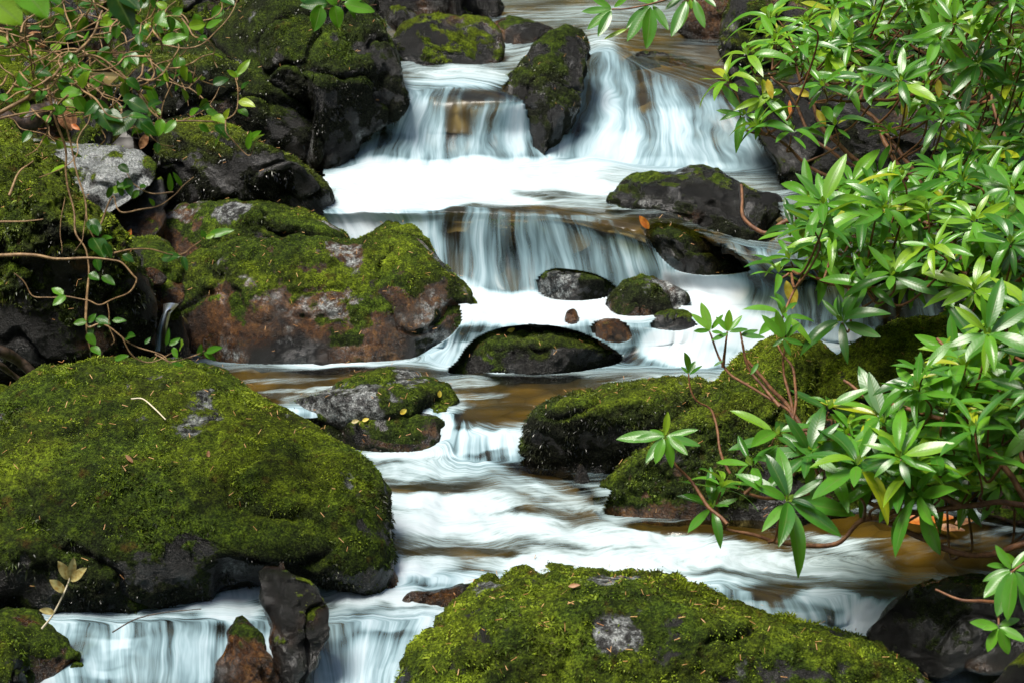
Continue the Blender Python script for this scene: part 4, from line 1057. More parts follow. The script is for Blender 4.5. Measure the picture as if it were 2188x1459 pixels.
def shrub(label, base, branches, tips, fill=None, L=.115, tint=.45, old=(), name="rhododendron", group="rhododendrons on the right bank", r=.0075, withered=(), leaves=()):
    """branches: polylines of (u, v, d); tips: (u, v, d, leaves, size factor, tint); fill: (polygon, spacing, d range, v->d slope)"""
    org = unproj(*base)
    root = tag(empty(name, org), label, "shrub", group)
    st, fo = MB(), MB()
    nodes, nr = [], []
    for br in branches:
        C = curve(px(br), 8)
        tube(st, C, r, r * .45, wob=.012)
        nodes.append(C)
    nodes = np.concatenate(nodes)
    tl = [(*t, None) for t in tips]
    if fill:
        poly, sp, (da, db) = fill
        P_ = np.array(poly); got = []
        for _ in range(6000):
            u = RNG.uniform(P_[:, 0].min(), P_[:, 0].max()); v = RNG.uniform(P_[:, 1].min(), P_[:, 1].max())
            if inside(poly, u, v) and all((u - a) ** 2 + (1.5 * (v - b)) ** 2 > sp * sp for a, b in got):
                got.append((u, v))
                tl.append((u, v, RNG.uniform(da, db), int(RNG.integers(8, 14)), RNG.uniform(.75, 1.12), tint + RNG.normal(0, .16), None))
    for (u, v, d, k, sz, tn, _) in tl:
        c = unproj(u, v, d)
        toc = unit(CAMP - c)
        ax = np.array([0, 0, 1.]) * RNG.uniform(.6, 1.0) + toc * RNG.uniform(.15, .75) + np.array([-.18, 0, 0]) + RNG.normal(0, .28, 3)
        rosette(fo, c, ax, k, L * sz, tn)
        # the shoot: from the nearest point of the branches, arriving from below
        w = np.linalg.norm((nodes - c) * np.array([1, 1, 1.0]), axis=1) + .8 * np.clip(nodes[:, 2] - c[2] + .05, 0, None)
        q = nodes[np.argmin(w)]
        m = (q + c) * .5 + np.array([0, 0, -.22]) * np.linalg.norm(q - c) + RNG.normal(0, .012, 3)
        e = c - unit(ax) * min(.05, .4 * np.linalg.norm(q - c))
        tube(st, curve(np.array([q, m, e, c]), 6), r * .5, r * .26, sides=6)
    for (ua, va, ub, vb_, d, wr, tn) in leaves:            # single leaves: from their foot to their tip
        a, b = unproj(ua, va, d), unproj(ub, vb_, d - RNG.uniform(-.01, .03))
        l = np.linalg.norm(b - a)
        leaf(fo, a, b - a, unit(CAMP - a) + np.array([RNG.normal(0, .3), 0, .7]), l, l * wr, RNG.uniform(-.05, .15), .25, rnd=tn, shape=.95, wave=.03, rows=12)
    st.build("branches", M['stem'], root, org)
    fo.build("foliage", M['rhodo'], root, org)
    if withered:
        wi = MB()
        for (u, v, d, l, ang) in withered:
            c = unproj(u, v, d)
            dr = np.array([math.sin(ang), -.2, math.cos(ang)])
            leaf(wi, c, dr, CAMP - c, l, l * .34, .1, .3, rnd=1, wave=.05)
        wi.build("withered_leaves", M['yellow'], root, org)
    return root

shrub("dense tall rhododendron filling the upper right corner with bare red stems below its leaves", (2150, 640, 5.0),
      [[(2150,640,5.0),(2050,470,5.0),(1960,400,5.0),(1850,362,5.05),(1750,310,5.1),(1700,220,5.15),(1650,150,5.2)],
       [(1850,362,5.05),(1760,270,5.1),(1720,180,5.2),(1700,110,5.3)],
       [(2050,470,5.0),(1900,300,5.1),(1810,200,5.2),(1790,120,5.3)],
       [(1960,400,5.0),(1860,260,5.15),(1840,200,5.3),(1950,120,5.5)],
       [(2150,640,5.0),(2180,420,5.2),(2120,220,5.4),(2100,60,5.6)],
       [(2120,220,5.4),(2000,210,5.3),(1860,215,5.2),(1730,222,5.1)],
       [(2050,470,5.0),(2080,300,5.2),(2000,150,5.4),(1900,60,5.6)],
       [(1850,362,5.05),(1800,395,5.0),(1700,330,5.0),(1640,290,5.0)]],
      [(1600,125,5.05,9,1.0,.78),(1560,180,5.0,8,1.05,.85),(1625,215,5.0,8,1.0,.55),(1660,90,5.1,9,1.0,.75),(1625,275,4.95,9,1.0,.60),(1690,290,4.95,7,.9,.5),(1660,40,5.3,7,.9,.6),(1720,110,5.1,10,1.1,.45),(1760,190,5.0,9,1.0,.5),(1785,275,4.95,8,.85,.5),(1900,290,4.9,7,.8,.4),
       (1590,250,5.0,7,.9,.66)],
      fill=([(1640,40),(1720,60),(1800,-40),(2260,-60),(2260,430),(2050,400),(1960,250),(1830,190),(1700,170)], 43, (4.8, 5.7)), L=.104, tint=.50,
      withered=[(1640,170,4.95,.055,2.9),(1690,190,4.95,.06,1.9),(2005,170,4.85,.05,3.1),(1930,215,4.9,.05,3.0),(1745,235,4.95,.05,2.6)])
shrub("middle rhododendron with pale shining leaves reaching left over the small right fall", (2200, 760, 4.6),
      [[(2200,760,4.6),(2080,640,4.6),(1960,600,4.65),(1840,560,4.7),(1750,520,4.75),(1690,470,4.8)],
       [(1960,600,4.65),(1850,620,4.6),(1760,600,4.6),(1690,580,4.6)],
       [(2080,640,4.6),(2040,520,4.7),(1960,470,4.8),(1880,430,4.85)],
       [(2200,760,4.6),(2200,560,4.7),(2130,460,4.8),(2080,400,4.9)],
       [(1690,470,4.8),(1625,500,4.8),(1585,455,4.82),(1577,395,4.85)]],
      [(1735,430,4.75,8,1.0,.55),(1700,500,4.7,10,1.05,.38),(1690,560,4.65,9,1.0,.40),(1770,480,4.7,9,1.0,.45),(1750,560,4.65,9,1.0,.5),(1660,590,4.6,7,.95,.5),(1830,470,4.7,10,1.1,.45),(1860,620,4.5,9,1.0,.6),(1800,690,4.45,9,1.0,.4),(1670,680,4.45,8,.8,.55)],
      fill=([(1760,440),(1880,360),(2260,380),(2260,700),(2010,630),(1830,585),(1720,540)], 43, (4.3, 5.0)), L=.104, tint=.48,
      withered=[(1680,600,4.6,.06,2.9),(1700,615,4.6,.055,3.3)])
shrub("lower rhododendron with large glossy leaf whorls spreading over the brown shallows", (2300, 1120, 3.9),
      [[(2300,1120,3.9),(2200,1075,3.9),(2060,1082,3.95),(1930,1085,4.0),(1800,1050,4.0),(1720,1062,4.0),(1640,1075,4.0),(1590,1055,4.0)],
       [(2300,1120,3.9),(2180,1160,3.9),(2060,1180,3.95),(1860,1110,3.95),(1790,1160,3.95),(1720,1165,3.95),(1600,1150,3.95),(1540,1120,4.0)],
       [(2200,1075,3.9),(2080,930,4.0),(1960,880,4.05),(1880,860,4.1),(1790,820,4.15)],
       [(2080,930,4.0),(2060,800,4.05),(2000,720,4.1)],
       [(1800,1050,4.0),(1740,950,4.1),(1650,830,4.15),(1600,770,4.15)],
       [(2060,1082,3.95),(1900,980,4.0),(1800,930,4.05),(1700,930,4.05)],
       [(2200,1075,3.9),(2180,900,4.0),(2160,760,4.05)]],
      [(1680,1075,3.85,11,1.15,.42),(1540,1050,3.95,9,.85,.55),(1520,1090,3.95,8,.8,.5),(1610,1000,3.95,7,.8,.5),(1655,935,4.0,6,.9,.55),(1730,970,3.95,10,1.05,.4),(1830,1000,3.85,11,1.2,.42),(1890,910,3.95,9,1.15,.55),(2000,980,3.85,10,1.1,.45),(2060,790,3.95,10,1.2,.55),(1770,880,4.05,8,.9,.42),(1930,1040,3.85,9,1.0,.42),(2090,1000,3.85,10,1.1,.45),(1970,1060,3.8,9,1.1,.4)],
      fill=([(1780,930),(1900,885),(1995,760),(2260,640),(2260,1050),(2000,1060),(1820,1040),(1740,990)], 50, (3.75, 4.3)), L=.110, tint=.50,
      withered=[(2030,1010,3.85,.05,1.4)])
shrub("rhododendron sprig of drooping leaves hanging into the picture at the top centre", (1560, -220, 4.7),
      [[(1560,-220,4.7),(1500,-60,4.7),(1440,-4,4.7),(1390,14,4.7),(1340,24,4.7),(1306,20,4.7)],[(1500,-60,4.7),(1490,-10,4.7),(1466,4,4.7)]],
      [], L=.12, tint=.5, r=.004, leaves=[(1307,20,1242,27,4.7,.26,.5),(1307,21,1253,63,4.69,.3,.55),(1306,24,1278,79,4.68,.30,.35),(1306,18,1262,-6,4.72,.3,.6),(1312,16,1345,-8,4.7,.3,.6),
      (1388,14,1340,90,4.67,.27,.42),(1390,16,1383,104,4.65,.34,.5),(1385,14,1337,58,4.7,.28,.4),(1395,12,1428,66,4.7,.28,.45),(1400,10,1352,-12,4.72,.3,.6),(1392,10,1410,-16,4.72,.34,.7),(1340,62,1290,84,4.7,.16,.95),
      (1466,3,1434,78,4.66,.28,.4),(1470,4,1452,62,4.7,.26,.5),(1482,0,1506,60,4.68,.27,.5),(1474,0,1478,20,4.7,.5,.85),(1460,-6,1420,20,4.72,.3,.35),(1500,-10,1530,14,4.74,.3,.4),(1455,-8,1400,-20,4.7,.3,.5)])
shrub("small rhododendron sprig poking in at the lower right corner over the black boulder", (2420, 1180, 3.55),
      [[(2420,1180,3.55),(2260,1190,3.55),(2185,1205,3.55),(2160,1218,3.55)],[(2160,1218,3.55),(2140,1262,3.55),(2130,1300,3.52),(2134,1338,3.5)],[(2140,1285,3.55),(2090,1284,3.6),(2045,1284,3.62),(2000,1262,3.65)]],
      [], L=.12, tint=.6, r=.0045, leaves=[(2160,1215,2127,1163,3.55,.3,.62),(2158,1216,2097,1238,3.55,.28,.5),(2158,1220,2101,1274,3.54,.36,.6),(2160,1222,2130,1316,3.52,.34,.45),(2166,1222,2150,1326,3.5,.32,.5),(2162,1214,2200,1172,3.56,.3,.6),(2166,1216,2215,1212,3.56,.3,.55),(2170,1220,2210,1290,3.54,.3,.45),(2150,1210,2110,1205,3.57,.3,.5),(2175,1210,2150,1180,3.58,.3,.75),(2185,1205,2250,1240,3.56,.3,.4),(2190,1205,2205,1330,3.56,.3,.4),
      (2133,1340,2074,1326,3.5,.34,.66),(2133,1342,2108,1392,3.49,.42,.72),(2135,1342,2156,1398,3.48,.42,.6),(2136,1340,2192,1368,3.49,.36,.7),(2134,1337,2180,1318,3.51,.36,.62),(2131,1338,2100,1342,3.49,.4,.75)])
shrub("sparse young rhododendron with thin bare stems in front of the pyramid boulder", (1700, 1010, 3.95),
      [[(1700,1010,3.95),(1690,885,4.0),(1640,842,4.02),(1570,800,4.05),(1540,768,4.05),(1524,720,4.05),(1518,704,4.05)],[(1660,858,4.0),(1612,795,4.05),(1590,740,4.05),(1582,715,4.05)],[(1548,784,4.05),(1552,740,4.03),(1556,712,4.03)],[(1690,885,4.0),(1680,800,4.02),(1674,720,4.02)],[(1690,885,4.0),(1700,800,4.02),(1660,740,4.05)]],
      [], L=.1, tint=.6, r=.004, leaves=[(1518,704,1498,645,4.05,.30,.8),(1518,706,1478,668,4.04,.26,.8),(1520,704,1545,672,4.06,.26,.7),(1516,706,1482,708,4.03,.26,.45),(1520,708,1545,712,4.03,.26,.5),(1556,708,1558,662,4.03,.36,.82),(1556,708,1530,676,4.03,.3,.7),(1558,708,1586,674,4.05,.28,.7),(1558,710,1600,700,4.02,.26,.4),(1556,712,1520,728,4.02,.26,.45),(1584,714,1620,706,4.03,.26,.4),(1582,716,1636,720,4.03,.24,.35),
      (1674,720,1658,664,4.02,.32,.75),(1674,720,1690,672,4.02,.28,.6),(1672,722,1630,672,4.0,.26,.66),(1674,724,1650,740,4.0,.3,.3),(1676,722,1710,690,4.03,.28,.5),(1674,726,1690,760,4.0,.28,.3),(1674,724,1720,735,4.0,.26,.35),(1620,775,1604,800,4.02,.26,.4),(1545,770,1525,782,4.02,.26,.35)])
shrub("thin single rhododendron shoot with a bud like tuft above the undercut boulder", (1560, 1010, 4.1),
      [[(1560,1010,4.1),(1540,950,4.12),(1515,890,4.15),(1490,862,4.15),(1476,830,4.15),(1473,796,4.15)]],
      [], L=.1, tint=.6, r=.0035, leaves=[(1473,796,1466,752,4.15,.36,.55),(1473,796,1486,770,4.14,.4,.25),(1473,800,1500,780,4.14,.2,.4),(1472,798,1455,782,4.15,.24,.5)])
shrub("small rhododendron shoot with pale leaves leaning over the foot of the pyramid boulder", (1560, 1130, 3.85),
      [[(1560,1130,3.85),(1480,1040,3.9),(1448,1000,3.9),(1424,955,3.9),(1420,934,3.9)]],
      [], L=.1, tint=.6, r=.004, leaves=[(1420,932,1313,932,3.9,.26,.55),(1418,930,1352,942,3.88,.3,.5),(1420,930,1428,878,3.92,.3,.95),(1424,932,1492,918,3.9,.22,.6),(1424,934,1498,950,3.89,.26,.42),(1418,936,1400,990,3.86,.36,.68),(1422,936,1440,1000,3.86,.34,.7),(1416,934,1380,990,3.88,.28,.45),(1426,930,1470,972,3.87,.3,.6),(1420,928,1388,918,3.92,.3,.7)])

# ------------------------------------------------------------------ the trailing evergreen on the left
def vine(name, label, base, branches, leafspec, cat="vine", mat='vine', stem='tan', group="trailing evergreens on the left bank", twigs=0, region=None, dr=(3.4, 3.9), leafL=.05, extra=(), r=.005, loose=0, tint=(.2, .6)):
    org = unproj(*base)
    root = tag(empty(name, org), label, cat, group)
    st, fo = MB(), MB()
    for br, ra, nl in branches:
        C = curve(px(br), 9)
        tube(st, C, ra * .75, ra * .3, sides=6, wob=.010)
        for _ in range(nl):
            i = RNG.integers(2, len(C))
            t_ = unit(C[min(i + 1, len(C) - 1)] - C[i - 1])
            d = unit(t_ * .5 + RNG.normal(0, .8, 3) + np.array([0, -.2, -.1]))
            l = leafL * RNG.uniform(.6, 1.2)
            pe = C[i] + d * l * .25
            tube(st, [C[i], (C[i] + pe) / 2, pe], ra * .3, ra * .2, sides=4)
            leaf(fo, pe, d + np.array([0, 0, -.25]), unit(CAMP - pe) * .8 + np.array([0, 0, .8]) + RNG.normal(0, .35, 3), l, l * RNG.uniform(.5, .64), RNG.uniform(0, .3), RNG.uniform(.1, .45), rnd=RNG.uniform(*tint) if RNG.random() > .15 else .85, shape=.78, rows=8, wave=.04)
    for _ in range(twigs):
        u = RNG.uniform(region[0], region[2]); v = RNG.uniform(region[1], region[3]); d = RNG.uniform(*dr)
        a = RNG.uniform(0, 6.28); pts = [(u, v, d)]
        for q in range(RNG.integers(4, 9)):
            a += RNG.normal(0, .5)
            u += 28 * math.cos(a); v += 22 * math.sin(a); d += RNG.normal(0, .03)
            pts.append((u, v, d))
        C = curve(px(pts), 5)
        tube(st, C, RNG.uniform(.0012, .0028), .0008, sides=5)
        for _ in range(loose):
            i = RNG.integers(2, len(C)); l = leafL * RNG.uniform(.6, 1.15)
            leaf(fo, C[i], RNG.normal(0, 1, 3) + np.array([0, 0, -.2]), unit(CAMP - C[i]) * .7 + np.array([0, 0, .8]) + RNG.normal(0, .45, 3), l, l * RNG.uniform(.5, .65), RNG.uniform(0, .3), .3, rnd=RNG.uniform(*tint) if RNG.random() > .2 else .85, shape=.78, rows=8, wave=.04)
    for (ua, va, ub, vb_, d, wr, tn) in extra:
        a, b = unproj(ua, va, d), unproj(ub, vb_, d - RNG.uniform(-.01, .02))
        l = np.linalg.norm(b - a)
        leaf(fo, a, b - a, unit(CAMP - a) + np.array([RNG.normal(0, .25), 0, .6]), l, l * wr, RNG.uniform(0, .15), .22, rnd=tn, shape=.76, rows=10, wave=.04)
    st.build("twigs", M[stem], root, org)
    if fo.v: fo.build("foliage", M[mat], root, org)
    return root

vine("evergreen_shrub", "tangled evergreen shrub of wiry tan twigs and round leaves over the upper left rocks", (-120, 330, 3.7),
     [([(-120,330,3.7),(-40,262,3.7),(0,246,3.7),(60,212,3.7),(110,176,3.7),(150,134,3.7),(185,80,3.72),(215,20,3.75)], .0075, 6),
      ([(-60,270,3.7),(20,255,3.7),(60,246,3.7),(110,238,3.72)], .004, 0),
      ([(150,134,3.7),(205,122,3.7),(250,150,3.7),(300,205,3.7),(345,252,3.7),(372,262,3.7),(430,262,3.7),(478,256,3.7),(503,236,3.7),(511,196,3.7),(506,165,3.7)], .0035, 5),
      ([(190,120,3.7),(260,165,3.7),(310,210,3.7),(340,240,3.7)], .0028, 3),
      ([(160,150,3.72),(230,182,3.72),(300,176,3.75),(365,180,3.75),(402,188,3.75),(416,160,3.75),(420,140,3.75)], .0026, 6),
      ([(402,188,3.75),(430,215,3.72),(460,245,3.7)], .0022, 1),
      ([(402,188,3.75),(424,170,3.75),(434,158,3.75)], .0018, 0),
      ([(345,252,3.7),(352,210,3.7),(368,170,3.7),(372,152,3.7)], .0018, 1),
      ([(390,262,3.7),(430,240,3.7),(455,210,3.7),(470,186,3.7)], .0018, 1),
      ([(478,258,3.7),(490,290,3.68),(515,328,3.68),(530,335,3.68),(540,300,3.68)], .0022, 2),
      ([(330,100,3.8),(400,104,3.8),(450,85,3.8),(490,55,3.8),(508,12,3.8),(515,-40,3.8)], .0024, 0),
      ([(300,110,3.8),(260,112,3.75),(200,110,3.7),(150,134,3.7)], .0026, 5),
      ([(55,40,3.6),(60,110,3.65),(75,190,3.7),(120,240,3.7)], .0026, 2),
      ([(70,110,3.7),(120,190,3.7),(180,215,3.7),(230,228,3.7)], .0022, 3),
      ([(0,210,3.6),(40,160,3.65),(100,120,3.7),(150,60,3.7)], .0026, 3)],
     None, cat="shrub", twigs=100, region=(-20, -10, 400, 260), dr=(3.55, 4.1), loose=2, leafL=.036,
     extra=[(225,262,205,210,3.62,.62,.15),(210,235,243,280,3.6,.6,.2),(225,240,262,258,3.6,.6,.3),(290,240,240,290,3.6,.55,.1),(275,215,318,240,3.6,.6,.2),(290,250,330,282,3.6,.6,.12),(262,215,300,212,3.62,.7,.28),(300,262,338,290,3.58,.55,.2),(345,255,338,292,3.62,.6,.8),(375,258,350,285,3.62,.5,.7),
            (130,200,175,200,3.62,.55,.72),(165,150,195,152,3.62,.7,.6),(405,245,425,232,3.66,.6,.75),(440,235,470,250,3.66,.5,.6),(455,248,480,262,3.66,.6,.85),(510,216,545,226,3.68,.45,.93),(506,165,485,150,3.68,.5,.85),(507,160,535,125,3.68,.35,.85),(478,256,490,232,3.68,.45,.92),(425,268,448,282,3.66,.6,.5),(530,320,535,280,3.68,.35,.8),(528,300,558,280,3.68,.35,.75),
            (290,60,320,75,3.7,.5,.35),(345,90,400,75,3.72,.45,.72),(350,80,395,95,3.72,.4,.75),(300,95,290,140,3.7,.55,.3),(330,40,390,55,3.8,.4,.7),(415,30,435,75,3.8,.45,.7),(440,60,475,42,3.8,.4,.65),(390,45,400,90,3.8,.35,.65)])
vine("creeper", "creeper with long hanging stems and paired round leaves in front of the left edge boulder", (90, 160, 3.75),
     [([(90,160,3.75),(112,260,3.75),(135,320,3.75),(148,410,3.75),(165,500,3.72),(182,600,3.7),(186,690,3.7),(196,742,3.7)], .004, 0),
      ([(110,200,3.75),(150,310,3.74),(172,400,3.72),(192,470,3.7),(205,520,3.7)], .0035, 1),
      ([(-140,548,3.6),(0,545,3.6),(60,545,3.6),(110,550,3.6),(180,549,3.6),(232,553,3.6)], .0062, 0),
      ([(232,553,3.6),(262,560,3.6),(285,585,3.6),(292,598,3.6),(270,630,3.6),(220,655,3.62),(190,640,3.62),(150,628,3.62),(110,632,3.62),(68,632,3.62),(50,605,3.62),(32,584,3.62)], .0026, 0),
      ([(240,540,3.6),(320,538,3.65),(385,545,3.68),(410,525,3.68),(432,512,3.68)], .0024, 0),
      ([(215,480,3.7),(240,420,3.72),(262,450,3.7),(330,452,3.7),(370,420,3.7),(388,398,3.7),(412,378,3.7)], .0026, 1),
      ([(370,412,3.7),(330,418,3.7),(290,395,3.7),(262,365,3.72),(240,350,3.72)], .0022, 2),
      ([(182,600,3.7),(186,690,3.7),(215,695,3.7),(240,705,3.7),(280,735,3.7),(320,748,3.7),(350,762,3.7),(365,778,3.7)], .003, 1),
      ([(270,728,3.7),(285,765,3.7),(310,780,3.7),(340,772,3.7),(385,745,3.7)], .0022, 1),
      ([(225,640,3.65),(235,690,3.65),(252,730,3.65),(246,742,3.65)], .0015, 0),
      ([(330,758,3.7),(370,778,3.7),(420,762,3.7),(440,748,3.7)], .0022, 1),
      ([(20,420,3.6),(40,380,3.62),(70,335,3.65)], .004, 0),
      ([(0,480,3.6),(40,470,3.6),(90,465,3.6)], .003, 0),
      ([(135,420,3.7),(132,480,3.7),(128,545,3.68)], .0014, 0),
      ([(180,410,3.74),(180,500,3.72),(150,545,3.7)], .0016, 0)],
     None, leafL=.035,
     extra=[(190,470,215,500,3.68,.6,.2),(195,480,210,505,3.66,.6,.35),(198,508,225,550,3.66,.7,.2),(222,520,238,552,3.65,.55,.15),(262,545,286,560,3.63,.6,.2),(215,510,240,508,3.7,.4,.5),(205,552,212,580,3.68,.6,.4),(190,585,212,598,3.68,.7,.42),(218,590,246,608,3.67,.5,.5),(135,630,110,615,3.62,.55,.75),(140,632,112,652,3.61,.5,.66),
            (185,688,155,690,3.68,.55,.62),(188,690,205,670,3.7,.5,.5),(205,680,235,690,3.66,.5,.42),(225,685,208,700,3.66,.5,.3),(240,685,270,684,3.68,.42,.55),(190,695,195,720,3.7,.6,.2),(186,712,204,738,3.68,.6,.66),(196,740,215,758,3.68,.5,.6),(245,768,274,758,3.68,.4,.6),(355,738,362,700,3.7,.25,.5),(362,738,386,720,3.68,.4,.55),(370,742,378,765,3.68,.5,.7),(310,735,322,720,3.7,.4,.4),(425,760,430,735,3.7,.4,.5),(440,752,475,742,3.7,.38,.5),(435,752,462,770,3.7,.35,.6),
            (438,508,430,492,3.68,.6,.5),(445,504,500,490,3.68,.32,.62),(440,510,460,500,3.67,.5,.85),(262,420,250,385,3.7,.35,.35),(240,400,228,425,3.7,.5,.25),(270,380,280,420,3.7,.45,.3),(255,352,275,370,3.7,.5,.2),(365,410,362,370,3.7,.3,.6),(388,398,370,368,3.7,.3,.55),(330,440,320,425,3.7,.5,.7),(310,395,300,402,3.7,.6,.5),(345,552,385,548,3.68,.5,.2),(390,548,400,580,3.68,.4,.25)])
vine("evergreen_sprig", "sprig of broad glossy leaves hanging in at the top edge before the biggest boulder", (760, -120, 3.9),
     [([(760,-120,3.9),(740,-30,3.9),(715,8,3.9),(690,15,3.9),(660,10,3.9)], .003, 0),([(735,5,3.9),(765,12,3.9),(800,10,3.9)], .002, 0)],
     None, extra=[(660,8,636,-10,3.9,.5,.3),(690,12,662,45,3.88,.5,.62),(685,14,672,68,3.87,.55,.55),(715,12,724,62,3.86,.6,.68),(720,10,690,-14,3.9,.5,.6),(735,8,802,24,3.88,.45,.7),(740,4,790,-20,3.9,.5,.55),(700,8,640,12,3.9,.5,.25),(730,2,755,-30,3.9,.6,.7),(745,10,760,40,3.9,.3,.45)], cat="sprig", stem='stem', leafL=.05)
vine("broadleaf_sprig", "blurred sprig of big bright leaves with a yellow one in the top left corner", (-80, -60, 2.6),
     [([(-80,-60,2.6),(-20,-30,2.6),(40,-20,2.6),(100,-10,2.62),(105,45,2.65)], .003, 0)],
     None, extra=[(-40,-20,48,50,2.58,.75,.85),(40,-30,104,34,2.6,.7,.78),(90,-30,130,10,2.62,.6,.5),(240,-20,285,62,2.9,.55,.02),(250,-20,300,20,2.9,.5,.1)], cat="sprig", leafL=.06)

# ------------------------------------------------------------------ dead wood, fallen leaves, needles
def branch(name, label, pts, r0, r1, mat, cat, group=None, wob=.008):
    mb = MB(); C = curve(px(pts), 10)
    tube(mb, C, r0, r1, sides=10, wob=wob)
    return tag(mb.build(name, M[mat], origin=C.mean(0)), label, cat, group)
def SD(u, v):
    return float(proj(surf(u, v)[0])[2]) - .012
branch("dead_branch", "thick black wet branch lying in the pool at the left edge", [(-90,735,4.8),(0,752,4.84),(45,778,4.88),(80,805,4.9),(110,826,4.92)], .016, .011, 'deadwood', "branch")
branch("dead_branch", "thin forked black stick under the thick branch at the left edge", [(-60,760,4.78),(0,776,4.8),(30,800,4.84),(60,826,4.86),(80,842,4.88)], .009, .006, 'deadwood', "branch")
branch("fallen_log", "broken brown log lying behind the twigs at the upper left", [(-120,268,5.9),(-20,266,5.95),(40,258,6.0),(90,240,6.05),(128,232,6.1)], .040, .034, 'deadwood', "log", wob=.02)
branch("twig", "pale bent stalk lying on top of the huge dome boulder", [(280,852,SD(280,852)),(305,852,SD(305,852)),(330,872,SD(330,872)),(354,896,SD(354,896))], .0022, .0014, 'paletwig', "twig", wob=.0)
branch("water_line_root", "thin pale root arching over the dark gap above the lower left fall", [(240,1350,3.95),(290,1322,3.95),(350,1308,3.95),(430,1300,3.95)], .0016, .0012, 'deadwood', "root", wob=.0)

def fallen_leaf(label, u, v, L, ang, mat, W=.45, d=None, lift=.006, flat=.5):
    if d is None:
        p, n = surf(u, v)
    else: p, n = unproj(u, v, d), np.array([0, -.3, 1.0])
    toc = unit(CAMP - p)
    n = unit(n * flat + toc * (1 - flat))
    right = np.array([1., 0, 0]); upv = unit(np.cross(n, right)) * -1
    upv = unit(np.cross(right, -n)) if upv[2] < 0 else upv
    dr = math.cos(ang) * right + math.sin(ang) * upv
    mb = MB()
    leaf(mb, p + n * lift - dr * L / 2, dr, n, L, L * W, -.12, .25, rnd=.5, shape=.85, wave=.06, curl=.05)
    return tag(mb.build("fallen_leaf", M[mat], origin=p), label, "leaf", "fallen leaves")
fallen_leaf("bright yellow leaf stuck on top of the parted dark rock", 1096, 700, .030, .5, 'yellow', flat=.3)
fallen_leaf("orange leaf on the black rock tip at the lip of the main fall", 1376, 476, .048, 2.2, 'orange', .42, flat=.1, d=5.34)
fallen_leaf("tall orange leaf standing beside the small furred stone on the left bank", 272, 512, .065, 1.2, 'orange', .3, d=5.2, flat=.1)
fallen_leaf("torn orange and red leaf hanging beside the orange trickle ledge", 305, 640, .05, -1.2, 'orange', .6, d=5.15, flat=.1)
fallen_leaf("curled tan leaf between the moss and the overhanging slab", 308, 302, .055, 1.1, 'brown', .45, d=5.7, flat=.1)
fallen_leaf("round brown dead leaf lying by the log at the upper left", 143, 252, .085, 1.9, 'brown', .65, d=5.8, flat=.1)
fallen_leaf("red orange leaf scrap by the moss hummock at the upper left", 162, 274, .035, -.6, 'orange', .4, d=5.7, flat=.2)
fallen_leaf("tiny green yellow leaf on the moss of the grey topped rock", 946, 848, .02, 1.6, 'yellow', .6, flat=.3)
fallen_leaf("small yellow leaf on the low slab at the foot of the grey topped rock", 864, 876, .022, .6, 'yellow', .6, flat=.3)
fallen_leaf("pale yellow leaf at the left end of the low slab", 756, 900, .022, .2, 'paleleaf', .5, flat=.4)
fallen_leaf("yellow leaf beside the pale one on the low slab", 780, 896, .02, .3, 'yellow', .5, flat=.4)
fallen_leaf("brown leaf lying on the huge dome boulder", 278, 976, .026, 2.4, 'brown', .35, flat=.4)
fallen_leaf("small grey pink leaf on the huge dome boulder", 445, 964, .018, 1.6, 'brown', .45, flat=.4)
fallen_leaf("tan curled leaf on top of the long bottom boulder", 1225, 1248, .026, .1, 'brown', .35, flat=.4)
fallen_leaf("orange brown leaf floating on the brown shallows under the rhododendron", 1985, 1118, .12, .0, 'orange', .35, d=wd(1985, 1118) - .03, flat=.85)
fallen_leaf("small tan leaf floating right of the big orange one in the shallows", 2060, 1120, .05, .2, 'brown', .45, d=wd(2060, 1120) - .03, flat=.85)
fallen_leaf("dead tan leaf floating below the orange one in the shallows", 2030, 1136, .07, -.3, 'brown', .35, d=wd(2030, 1136) - .03, flat=.85)
fallen_leaf("red brown dead leaf hanging in the shade of the lower rhododendron", 2085, 765, .05, -1.4, 'orange', .6, d=4.1, flat=.1)
fallen_leaf("bright orange sliver of leaf hanging below the upper rhododendron", 1688, 235, .05, -1.5, 'orange', .2, d=5.0, flat=.1)

_o = unproj(90, 1342, 3.78)
tw = tag(empty("fallen_twig", _o), "fallen twig with five yellow leaves standing against the base of the dome boulder", "twig")
mb = MB(); C = curve(px([(90,1342,3.78),(112,1314,3.77),(134,1272,3.76),(146,1244,3.76),(150,1228,3.76)]), 8)
tube(mb, C, .0024, .0015, sides=6); mb.build("stalk", M['paletwig'], tw, _o)
for ua, va, ub, vb_, w in ((148,1238,124,1198,.42),(150,1236,158,1190,.32),(151,1240,184,1212,.36),(138,1264,106,1238,.46),(116,1308,84,1302,.42)):
    mb = MB(); a, b = unproj(ua, va, 3.76), unproj(ub, vb_, 3.74); l = np.linalg.norm(b - a)
    leaf(mb, a, b - a, unit(CAMP - a) + np.array([.2, 0, .4]), l, l * w, .05, .3, rnd=.5, wave=.05)
    mb.build("leaf", M['paleleaf'], tw, _o)

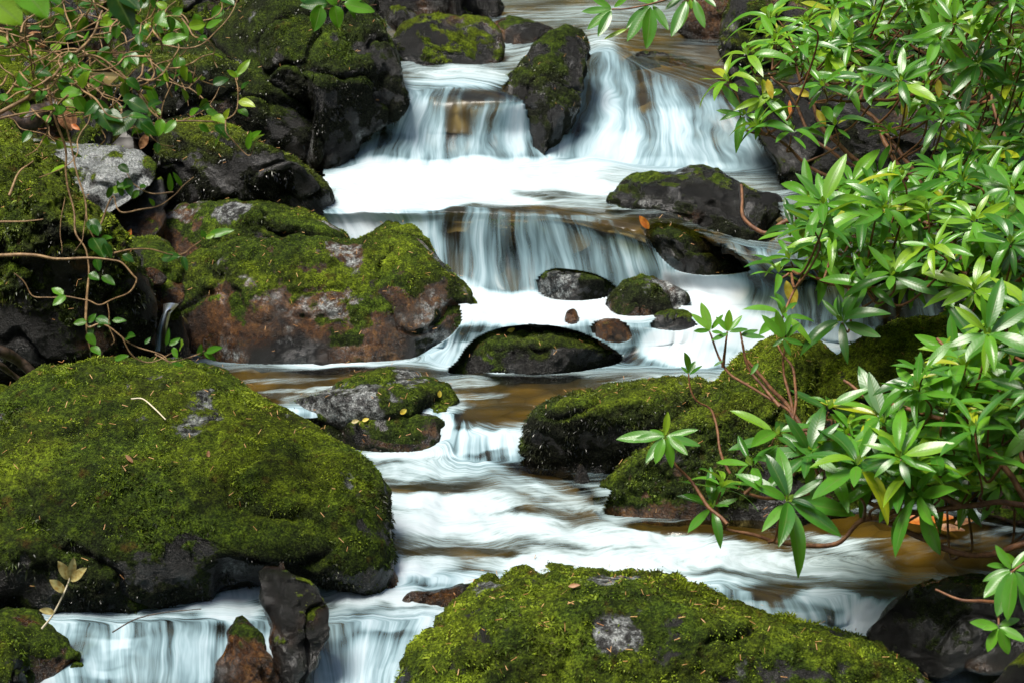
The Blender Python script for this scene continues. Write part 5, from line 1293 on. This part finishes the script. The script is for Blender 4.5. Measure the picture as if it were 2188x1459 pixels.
# countless conifer needles scattered over the boulders
mb = MB()
for P_, N_ in NEEDLES:
    k = len(P_)
    rd = RNG.normal(size=(k, 3)); rd = unit(rd - N_ * (rd * N_).sum(1, keepdims=True))
    sd = np.cross(N_, rd)
    ln = RNG.uniform(.008, .017, (k, 1)); w = .0007
    a = P_ - rd * ln / 2 + N_ * .003; b = P_ + rd * ln / 2 + N_ * RNG.uniform(.002, .010, (k, 1))
    V = np.stack([a - sd * w, a + sd * w, b + sd * w, b - sd * w, (a + b) / 2 + N_ * .0015 - sd * 0], 1)
    i5 = np.arange(k)[:, None] * 5
    mb.add(V, np.concatenate([i5 + np.array([[0, 1, 2, 3]])]))
tag(mb.build("conifer_needles", M['needle']), "rusty conifer needles strewn over the mossy boulders", "needles", kind='stuff')

# leaf litter on the left bank between the rocks
mb = MB()
for _ in range(1400):
    x, y = RNG.uniform(-3.2, -.75), RNG.uniform(5.0, 9.5)
    z = float(ground_z(np.array(x), np.array(y)))
    l = RNG.uniform(.03, .075)
    a_ = RNG.uniform(0, 6.28)
    leaf(mb, (x, y, z + .012), (math.cos(a_), math.sin(a_), RNG.normal(0, .25)), (RNG.normal(0, .4), -.3 + RNG.normal(0, .3), 1), l, l * RNG.uniform(.3, .55), RNG.uniform(-.2, .2), .2, rows=5, cols=3, wave=.1)
tag(mb.build("leaf_litter", M['brown']), "brown leaf litter lying between the rocks of the left bank", "leaf litter", kind='stuff')

# the thin trickle on the left runs over the orange ledge into the pool
_tp = curve(px([(366,650,5.26),(360,662,5.23),(354,676,5.21),(346,706,5.18),(342,752,5.17)]), 10)
_w = np.interp(np.linspace(0, 1, len(_tp)), [0, .4, 1], [.022, .011, .016])
_c = np.linspace(-1, 1, 7)
_V = _tp[:, None] + np.stack([_c[None] * _w[:, None], -.012 * (1 - _c[None] ** 2) + 0 * _w[:, None], .006 * (1 - _c[None] ** 2) + 0 * _w[:, None]], -1)
_L = np.concatenate([[0], np.cumsum(np.linalg.norm(np.diff(_tp, axis=0), axis=1))])
tag(mesh_obj("water", _V.reshape(-1, 3), grid_faces(len(_tp), 7), M['water'], attrs=dict(
    flow=np.stack(np.broadcast_arrays(_c[None] * .03, _L[:, None], 0 * _c[None]), -1).reshape(-1, 3), foam=np.broadcast_to(.50 - .35 * np.abs(_c[None]) - .3 * np.linspace(.6, 0, len(_tp))[:, None], (len(_tp), 7)).ravel(), steep=np.ones(_V.shape[:2]).ravel())), kind='structure')
